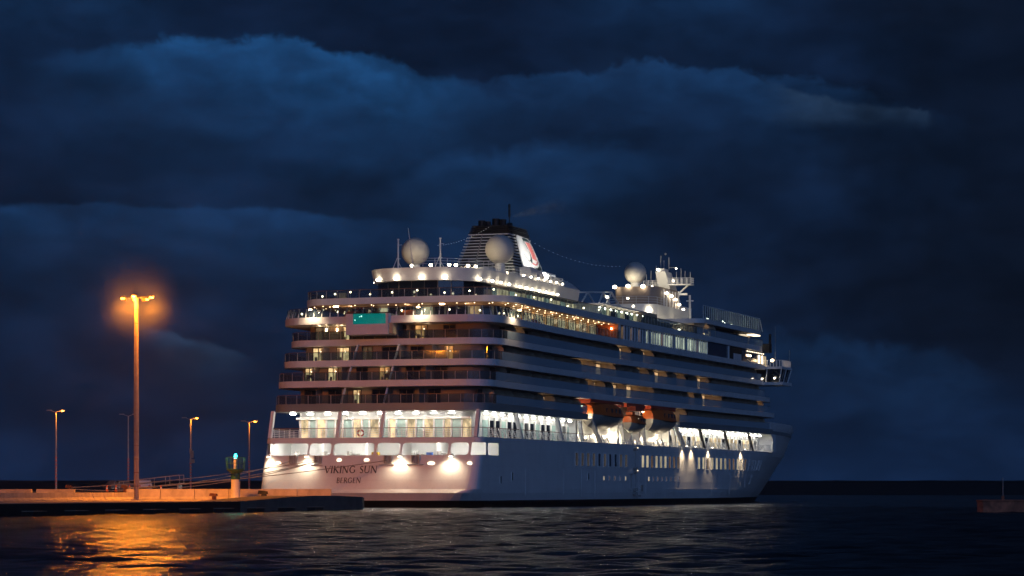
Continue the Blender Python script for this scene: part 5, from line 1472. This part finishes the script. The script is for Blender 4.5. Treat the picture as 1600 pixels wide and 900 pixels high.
# ------------------------------------------------------------------ light mast and street lamps
SOD = (1.0, 0.28, 0.018)
def light_mast():
    r = empty('light_mast', W(-7.4, -45.6, ZQ), -THETA)
    H = 21.7
    m = MB(); n = 12
    m.lathe([(0.30, 0.0), (0.27, 0.02), (0.26, H * 0.5), (0.20, H)], n)
    pole = m.build('pole', 'mast_warm_grey', r, smooth=True)
    rg = MB()
    for k in range(14): rg.lathe([(0.285 - 0.075 * (k / 14), 0), (0.285 - 0.075 * (k / 14), 0.06)], 10, (0, 0, 1.5 + k * 1.45))
    tag(rg.build('pole_joint', 'rust', pole), kind='stuff')
    MB().box(-0.45, 0.45, -0.45, 0.45, 0, 0.12).build('base_plate', 'galv', r)
    arm = MB().lathe([(0.5, H - 0.1), (0.55, H), (0.5, H + 0.1)], 12).build('head_ring', 'rail_dark', r)
    for k, (x, y, z) in enumerate(((-1.72, 0.3, 0.05), (0.0, -0.5, 0.2), (1.7, 0.2, 0.08), (0.75, 1.0, -0.05), (-0.7, 1.1, -0.1))):
        ln_ = MB().bar((0, 0, H), (x * 0.85, y * 0.85, H + z), 0.09).hexa([(x - .3, y - .22, H + z - .06), (x + .3, y - .22, H + z - .06), (x + .3, y + .22, H + z - .06), (x - .3, y + .22, H + z - .06)],
            [(x - .2, y - .15, H + z + .14), (x + .2, y - .15, H + z + .14), (x + .2, y + .15, H + z + .14), (x - .2, y + .15, H + z + .14)]).build('luminaire', 'rail_dark', r)
        MB().sphere((x, y - 0.06, H + z - 0.10), 0.24, 10, 6, 0.55).build('lamp_glass', 'lamp_sodium', ln_)
        dn = Vector((x, y, 0)).normalized() * 0.47; spot('sodium_light', (x, y - 0.05, H + z - 0.35), 16500, 140, SOD, (x + dn.x * (1.9 if y > 0.9 else 1), y + dn.y * (1.9 if y > 0.9 else 1), H + z - 1.35), r, 0.25, 1.0)
        bulb('sodium_light', (x * 1.55, y * 1.55 - 0.1, H + z - 0.45), 1900, SOD, r, 0.25)
    MB().box(-1.35, -1.2, -0.1, 0.1, H - 0.35, H - 0.1).box(0.75, 1.05, -0.15, 0.1, H - 0.45, H - 0.1).build('control_box', 'rust', arm)
    tag(r, 'tall lit floodlight mast with orange sodium lamps on the mole', 'light mast')
light_mast()


def street_lamp(u, lit, label, boxes=False, ztop=12.0):
    r = empty('street_lamp', W(-39.5, u, ZB_), -THETA); H = ztop - ZB_
    pole = MB().lathe([(0.13, 0), (0.11, H * 0.45), (0.075, H - 0.1)], 8).build('pole', 'galv', r)
    m = MB()
    for k in range(9): m.lathe([(0.15, 0), (0.15, 0.18)], 8, (0, 0, 0.8 + k * 0.42))
    tag(m.build('reflective_band', 'logo_red', pole), kind='stuff')
    for sgn in (-1, 1):
        a = MB().bar((0, 0, H - 0.1), (sgn * 0.7, 0, H + 0.12), 0.07).hexa([(sgn * .95 - .35, -.16, H + .1), (sgn * .95 + .35, -.16, H + .1), (sgn * .95 + .35, .16, H + .1), (sgn * .95 - .35, .16, H + .1)],
            [(sgn * .95 - .3, -.1, H + .24), (sgn * .95 + .3, -.1, H + .24), (sgn * .95 + .3, .1, H + .24), (sgn * .95 - .3, .1, H + .24)]).build('lamp_head', 'galv', r)
        if lit and sgn > 0:
            MB().sphere((0.95, -0.04, H + 0.08), 0.19, 10, 6, 0.5).build('lamp_glass', 'lamp_sodium', a)
            bulb('sodium_light', (0.95, -0.1, H - 0.3), 600, SOD, r, 0.2)
    if boxes:
        MB().box(0.1, 0.4, -0.12, 0.12, 4.6, 5.6).box(-0.1, 0.55, -0.15, 0.15, 3.9, 4.4).box(-0.12, 0.12, -0.15, 0.15, 5.2, 5.9).build('control_box', 'galv', pole)
    tag(r, label, 'street lamp', 'street lamps on the berth quay')
street_lamp(-4.9, True, 'lit street lamp farthest left, standing alone left of the tall mast')
street_lamp(14.5, False, 'unlit street lamp just left of the tall light mast')
street_lamp(33.0, True, 'lit street lamp with grey boxes on its pole right of the mast', True)
street_lamp(52.1, True, 'lit street lamp behind the green beacon, nearest the ship stern')

# green harbour beacon
def beacon():
    r = empty('harbour_beacon', W(-2.6, -31.0, ZQ + 0.24), -THETA)
    MB().lathe([(0.75, -0.24), (0.75, 0.0), (0.62, 0.06)], 16).build('plinth', 'beacon_white', r)
    MB().lathe([(0.60, 0.05), (0.50, 0.2), (0.50, 2.05)], 20).build('column', 'beacon_white', r, smooth=True)
    dk = MB().lathe([(0.50, 2.05), (0.52, 2.75), (0.95, 3.05), (1.02, 3.12), (1.02, 3.22)], 20).build('gallery', 'green', r, smooth=True)
    m = MB()
    for k in range(12):
        a = 2 * math.pi * k / 12; m.bar((0.98 * math.cos(a), 0.98 * math.sin(a), 3.2), (1.08 * math.cos(a), 1.08 * math.sin(a), 4.5), 0.05)
    for z, rr in ((3.85, 1.03), (4.5, 1.08)):
        pts = [(rr * math.cos(2 * math.pi * i / 24), rr * math.sin(2 * math.pi * i / 24), z) for i in range(25)]; m.tube(pts, 0.03, 5)
    m.build('gallery_railing', 'green', dk)
    MB().lathe([(0.22, 3.2), (0.22, 4.25), (0.28, 4.3), (0.28, 4.4)], 12).build('lantern_post', 'beacon_white', r)
    MB().lathe([(0.13, 4.4), (0.16, 4.6), (0.13, 4.82), (0.05, 4.9)], 12).build('lantern', 'lamp_green', r)
    bulb('beacon_light', (0.0, -0.35, 5.0), 60, (0.05, 1.0, 0.85), r, 0.15)
    tag(r, 'white column beacon with green gallery and lit green lantern', 'beacon')
beacon()

# bollards
def bollard(p, label, mt, big=1.0):
    r = empty('bollard', W(*p), -THETA)
    MB().lathe([(0.36 * big, 0), (0.26 * big, 0.12), (0.22 * big, 0.5 * big)], 12).build('stem', mt, r)
    MB().hexa([(-.5 * big, -.24, .48 * big), (.32 * big, -.24, .48 * big), (.32 * big, .24, .48 * big), (-.5 * big, .24, .48 * big)], [(-.42 * big, -.18, .8 * big), (.28 * big, -.18, .72 * big), (.28 * big, .18, .72 * big), (-.42 * big, .18, .8 * big)]).build('head', mt, r)
    tag(r, label, 'bollard', 'quay bollards')
bollard((1.0, -44.0, ZQ), 'rusty brown bollard on the quay between the mast and the beacon', 'rust', 1.0)
bollard((-0.3, -28.5, ZQ), 'black bollard on the quay just right of the beacon column', 'black', 1.35)
bollard((-22.0, -20.0, ZB_), 'dark bollard holding the shorter mooring lines behind the mast', 'rust', 1.0)
bollard((-31.0, -17.0, ZB_), 'dark bollard far left holding the longest mooring line', 'rust', 1.0)

# mooring ropes
def rope(a, b, sag, r, label):
    pts = []
    for i in range(25):
        t = i / 24; p = Vector(W(*a)).lerp(Vector(W(*b)), t); p.z -= sag * 4 * t * (1 - t); pts.append(p)
    o = MB().tube(pts, r, 6).build('mooring_rope', 'rope', None, smooth=True)
    tag(o, label, 'rope', 'mooring ropes from the stern')
bA, bB = (-22.0, -20.0, ZB_ + 0.5), (-31.0, -17.0, ZB_ + 0.5)
rope((-6.6, 0.85, 5.85), bB, 0.5, 0.055, 'topmost mooring rope, running from the stern to the far left bollard')
rope((-6.5, 0.85, 5.75), bA, 0.7, 0.055, 'upper mooring rope of the pair ending behind the mast')
rope((2.7, 0.75, 5.8), (-22.1, -20.2, ZB_ + 0.4), 0.35, 0.055, 'mooring rope that crosses the ship name on the stern')
rope((-9.9, 0.9, 5.8), (-22.0, -19.8, ZB_ + 0.3), 0.6, 0.055, 'mooring rope from the leftmost fairlead of the stern')
rope((-6.7, 0.85, 5.65), (-30.9, -17.2, ZB_ + 0.3), 1.3, 0.055, 'lowest and most slack of the mooring ropes left of the stern')

# gangway ramp with handrails
gw = empty('gangway', W(-24.5, -8.0, ZB_), -THETA)
MB().hexa([(-4.5, -0.6, 0.05), (4.0, -0.6, 0.9), (4.0, 0.6, 0.9), (-4.5, 0.6, 0.05)], [(-4.5, -0.6, 0.2), (4.0, -0.6, 1.05), (4.0, 0.6, 1.05), (-4.5, 0.6, 0.2)]).build('walkway', 'galv', gw)
m = MB()
for y in (-0.58, 0.58):
    for x in (-4.3, -2.2, -0.1, 2.0, 3.9): m.bar((x, y, 0.15 + (x + 4.5) * 0.1), (x, y, 1.2 + (x + 4.5) * 0.1), 0.05)
    for h in (0.65, 1.2): m.bar((-4.3, y, h + 0.02), (3.9, y, h + 0.84), 0.05)
m.build('handrail', 'galv', gw)
for x in (3.6,): MB().box(x - 0.1, x + 0.1, -0.5, 0.5, 0.0, 0.9).build('leg', 'galv', gw)
tag(gw, 'small sloping gangway with handrails on the quay left of the beacon', 'gangway')

# traffic cones behind the barriers
def cone(p, label):
    r = empty('traffic_cone', W(*p), -THETA)
    MB().box(-0.22, 0.22, -0.22, 0.22, 0, 0.05).build('base', 'rubber', r)
    MB().lathe([(0.17, 0.05), (0.04, 0.80)], 12).build('cone_body', 'cone', r)
    MB().lathe([(0.125, 0.35), (0.097, 0.50)], 12).build('white_band', 'white', r)
    tag(r, label, 'traffic cone', 'cones behind the barriers')
cu = [(-26.6, -24.0, 'leftmost traffic cone, just right of the end of the upper wall'), (-25.4, -22.6, 'second traffic cone from the left behind the barriers'), (-23.6, -22.0, 'traffic cone just left of the mast, by the parked car'),
      (-19.5, -23.6, 'traffic cone just right of the mast, by the white car'), (-17.0, -23.9, 'traffic cone under the ropes, fifth from the left'), (-15.3, -24.2, 'traffic cone sixth from the left, right of the white car'), (-11.5, -24.9, 'rightmost traffic cone, at the foot of the gangway')]
for v, u, l in cu: cone((v + 1.9, -19.5 if v + 1.9 < -17.3 else -26.2, ZB_ if v + 1.9 < -17.3 else ZQ), l)

# parked cars
def car(p, rz, paint, label):
    r = empty('parked_car', W(*p), -THETA + rz)
    prof = [(-2.1, 0.35), (-2.12, 0.75), (-1.75, 0.95), (-1.35, 1.38), (0.35, 1.44), (1.05, 0.98), (1.95, 0.82), (2.12, 0.6), (2.1, 0.35)]
    m = MB(); n = len(prof)
    rings = [(-0.86, 0.94, 0.0), (-0.80, 1.0, 0.0), (0.80, 1.0, 0.0), (0.86, 0.94, 0.0)]
    for y, s, o in rings: m.v += [(x * (0.99 if abs(y) > .82 else 1), y * (0.86 if z > 1.2 else 1.0), z * (s if z > 0.9 else 1)) for x, z in prof]
    for i in range(3):
        for j in range(n): m.f.append((i * n + j, i * n + (j + 1) % n, (i + 1) * n + (j + 1) % n, (i + 1) * n + j))
    m.f.append(tuple(range(n))[::-1]); m.f.append(tuple(3 * n + j for j in range(n)))
    body = m.build('body', paint, r, smooth=True)
    g = MB()
    for s in (-1, 1):
        g.hexa([(-1.5, s * .80 - .02, .98), (0.85, s * .80 - .02, .98), (0.85, s * .80 + .03 * s, .98), (-1.5, s * .80 + .03 * s, .98)], [(-1.25, s * .71 - .02, 1.32), (0.3, s * .71 - .02, 1.32), (0.3, s * .71 + .03 * s, 1.32), (-1.25, s * .71 + .03 * s, 1.32)])
    g.build('side_window', 'dark_glass', body)
    g = MB().hexa([(0.98, -.66, 1.0), (1.06, -.66, 1.0), (1.06, .66, 1.0), (0.98, .66, 1.0)], [(0.36, -.58, 1.39), (0.44, -.58, 1.39), (0.44, .58, 1.39), (0.36, .58, 1.39)]).build('windscreen', 'dark_glass', body)
    for x in (-1.3, 1.3):
        for y in (-0.78, 0.78):
            w = MB()
            w.v = [(x + 0.31 * math.cos(2 * math.pi * i / 14), y + s, 0.31 + 0.31 * math.sin(2 * math.pi * i / 14)) for s in (-0.1, 0.1) for i in range(14)]
            w.f = [(i, (i + 1) % 14, 14 + (i + 1) % 14, 14 + i) for i in range(14)] + [tuple(range(14))[::-1], tuple(range(14, 28))]
            wo = w.build('wheel', 'rubber', r)
            MB().lathe([(0.01, -0.11), (0.19, -0.105), (0.19, 0.105), (0.01, 0.11)], 10).build('rim', 'galv', wo, loc=(x, y, 0.31)).rotation_euler = (R(90), 0, 0)
    for y in (-0.62, 0.62): MB().box(2.0, 2.13, y - 0.16, y + 0.16, 0.62, 0.74).build('headlight', 'white', body)
    for y in (-0.62, 0.62): MB().box(-2.14, -2.05, y - 0.14, y + 0.14, 0.66, 0.80).build('tail_light', 'red', body)
    tag(r, label, 'car', 'cars parked on the berth quay')
car((-33.6, 1.2, ZB_), R(62), 'car_grey', 'grey car parked left of the tall mast behind the cones')
car((-30.8, 2.3, ZB_), R(115), 'car_white', 'white car parked right of the tall mast behind the cones')

# ------------------------------------------------------------------ damp sea air
def build_haze(density):
    m = bpy.data.materials.new('haze'); m.use_nodes = True
    nt = m.node_tree; nt.nodes.clear(); g = NG(nt)
    v = g.new('ShaderNodeVolumePrincipled'); v.inputs['Color'].default_value = (0.85, 0.90, 1.0, 1); v.inputs['Density'].default_value = density
    v.inputs['Anisotropy'].default_value = 0.55
    o = g.new('ShaderNodeOutputMaterial'); nt.links.new(v.outputs[0], o.inputs['Volume'])
    MATS['haze'] = m
    h = MB().box(-1000, 1000, -60, 1180, -4, 60).build('haze', 'haze')
    tag(h, kind='stuff')


build_haze(0.00012)


# local volume added to give the mast's sodium lamps a tight halo
def build_halo_volume():
    m = bpy.data.materials.new('halo_volume'); m.use_nodes = True
    nt = m.node_tree; nt.nodes.clear(); g = NG(nt)
    tc = g.new('ShaderNodeTexCoord').outputs['Object']
    ln_ = g.new('ShaderNodeVectorMath', operation='LENGTH'); g.put(ln_.inputs[0], tc)
    f = g.m('POWER', g.smooth(ln_.outputs['Value'], 5.6, 0.3), 1.3)
    n = g.m('ADD', 0.7, g.m('MULTIPLY', g.noise(tc, 0.6, 3), 0.6))
    v = g.new('ShaderNodeVolumePrincipled'); v.inputs['Color'].default_value = (0.9, 0.9, 0.9, 1)
    g.put(v.inputs['Density'], g.m('MULTIPLY', g.m('MULTIPLY', f, n), 0.0065))
    o = g.new('ShaderNodeOutputMaterial'); nt.links.new(v.outputs[0], o.inputs['Volume'])
    MATS['halo_volume'] = m
    tag(MB().sphere((0, 0, 0), 5.6, 20, 14).build('halo_volume', 'halo_volume', None, loc=W(-7.4, -45.6, ZQ + 21.6)), kind='stuff')


build_halo_volume()


# thin exhaust drifting off the funnel
def build_smoke():
    m = bpy.data.materials.new('smoke'); m.use_nodes = True
    nt = m.node_tree; nt.nodes.clear(); g = NG(nt)
    tc = g.new('ShaderNodeTexCoord').outputs['Object']
    sp = g.new('ShaderNodeSeparateXYZ'); g.put(sp.inputs[0], tc)
    t = g.m('DIVIDE', sp.outputs[0], 9.0)
    rad = g.m('ADD', 0.25, g.m('MULTIPLY', t, 1.5))
    dy = g.m('DIVIDE', sp.outputs[1], rad); dz = g.m('DIVIDE', sp.outputs[2], rad)
    r = g.m('SQRT', g.m('ADD', g.m('MULTIPLY', dy, dy), g.m('MULTIPLY', dz, dz)))
    edge = g.m('MULTIPLY', g.smooth(r, 1.0, 0.1), g.m('MULTIPLY', g.smooth(t, 1.0, 0.25), g.smooth(t, 0.0, 0.06)))
    d = g.m('MULTIPLY', edge, g.m('ADD', 0.25, g.smooth(g.noise(tc, 0.55, 4, 0.6), 0.35, 0.75)))
    v = g.new('ShaderNodeVolumePrincipled'); v.inputs['Color'].default_value = (0.75, 0.82, 0.85, 1)
    g.put(v.inputs['Density'], g.m('MULTIPLY', d, 0.7))
    o = g.new('ShaderNodeOutputMaterial'); nt.links.new(v.outputs[0], o.inputs['Volume'])
    MATS['smoke'] = m
    mb = MB(); mb.tube([(0, 0, 0), (9, 0, 0)], 0.3, 12, 1.9)
    mb.f = [tuple(reversed(f)) for f in mb.f]
    ob = mb.build('smoke', 'smoke', None, loc=W(2.2, 47.8, 39.9)); ob.rotation_euler = (0, R(-14), R(8))
    tag(ob, kind='stuff')


build_smoke()
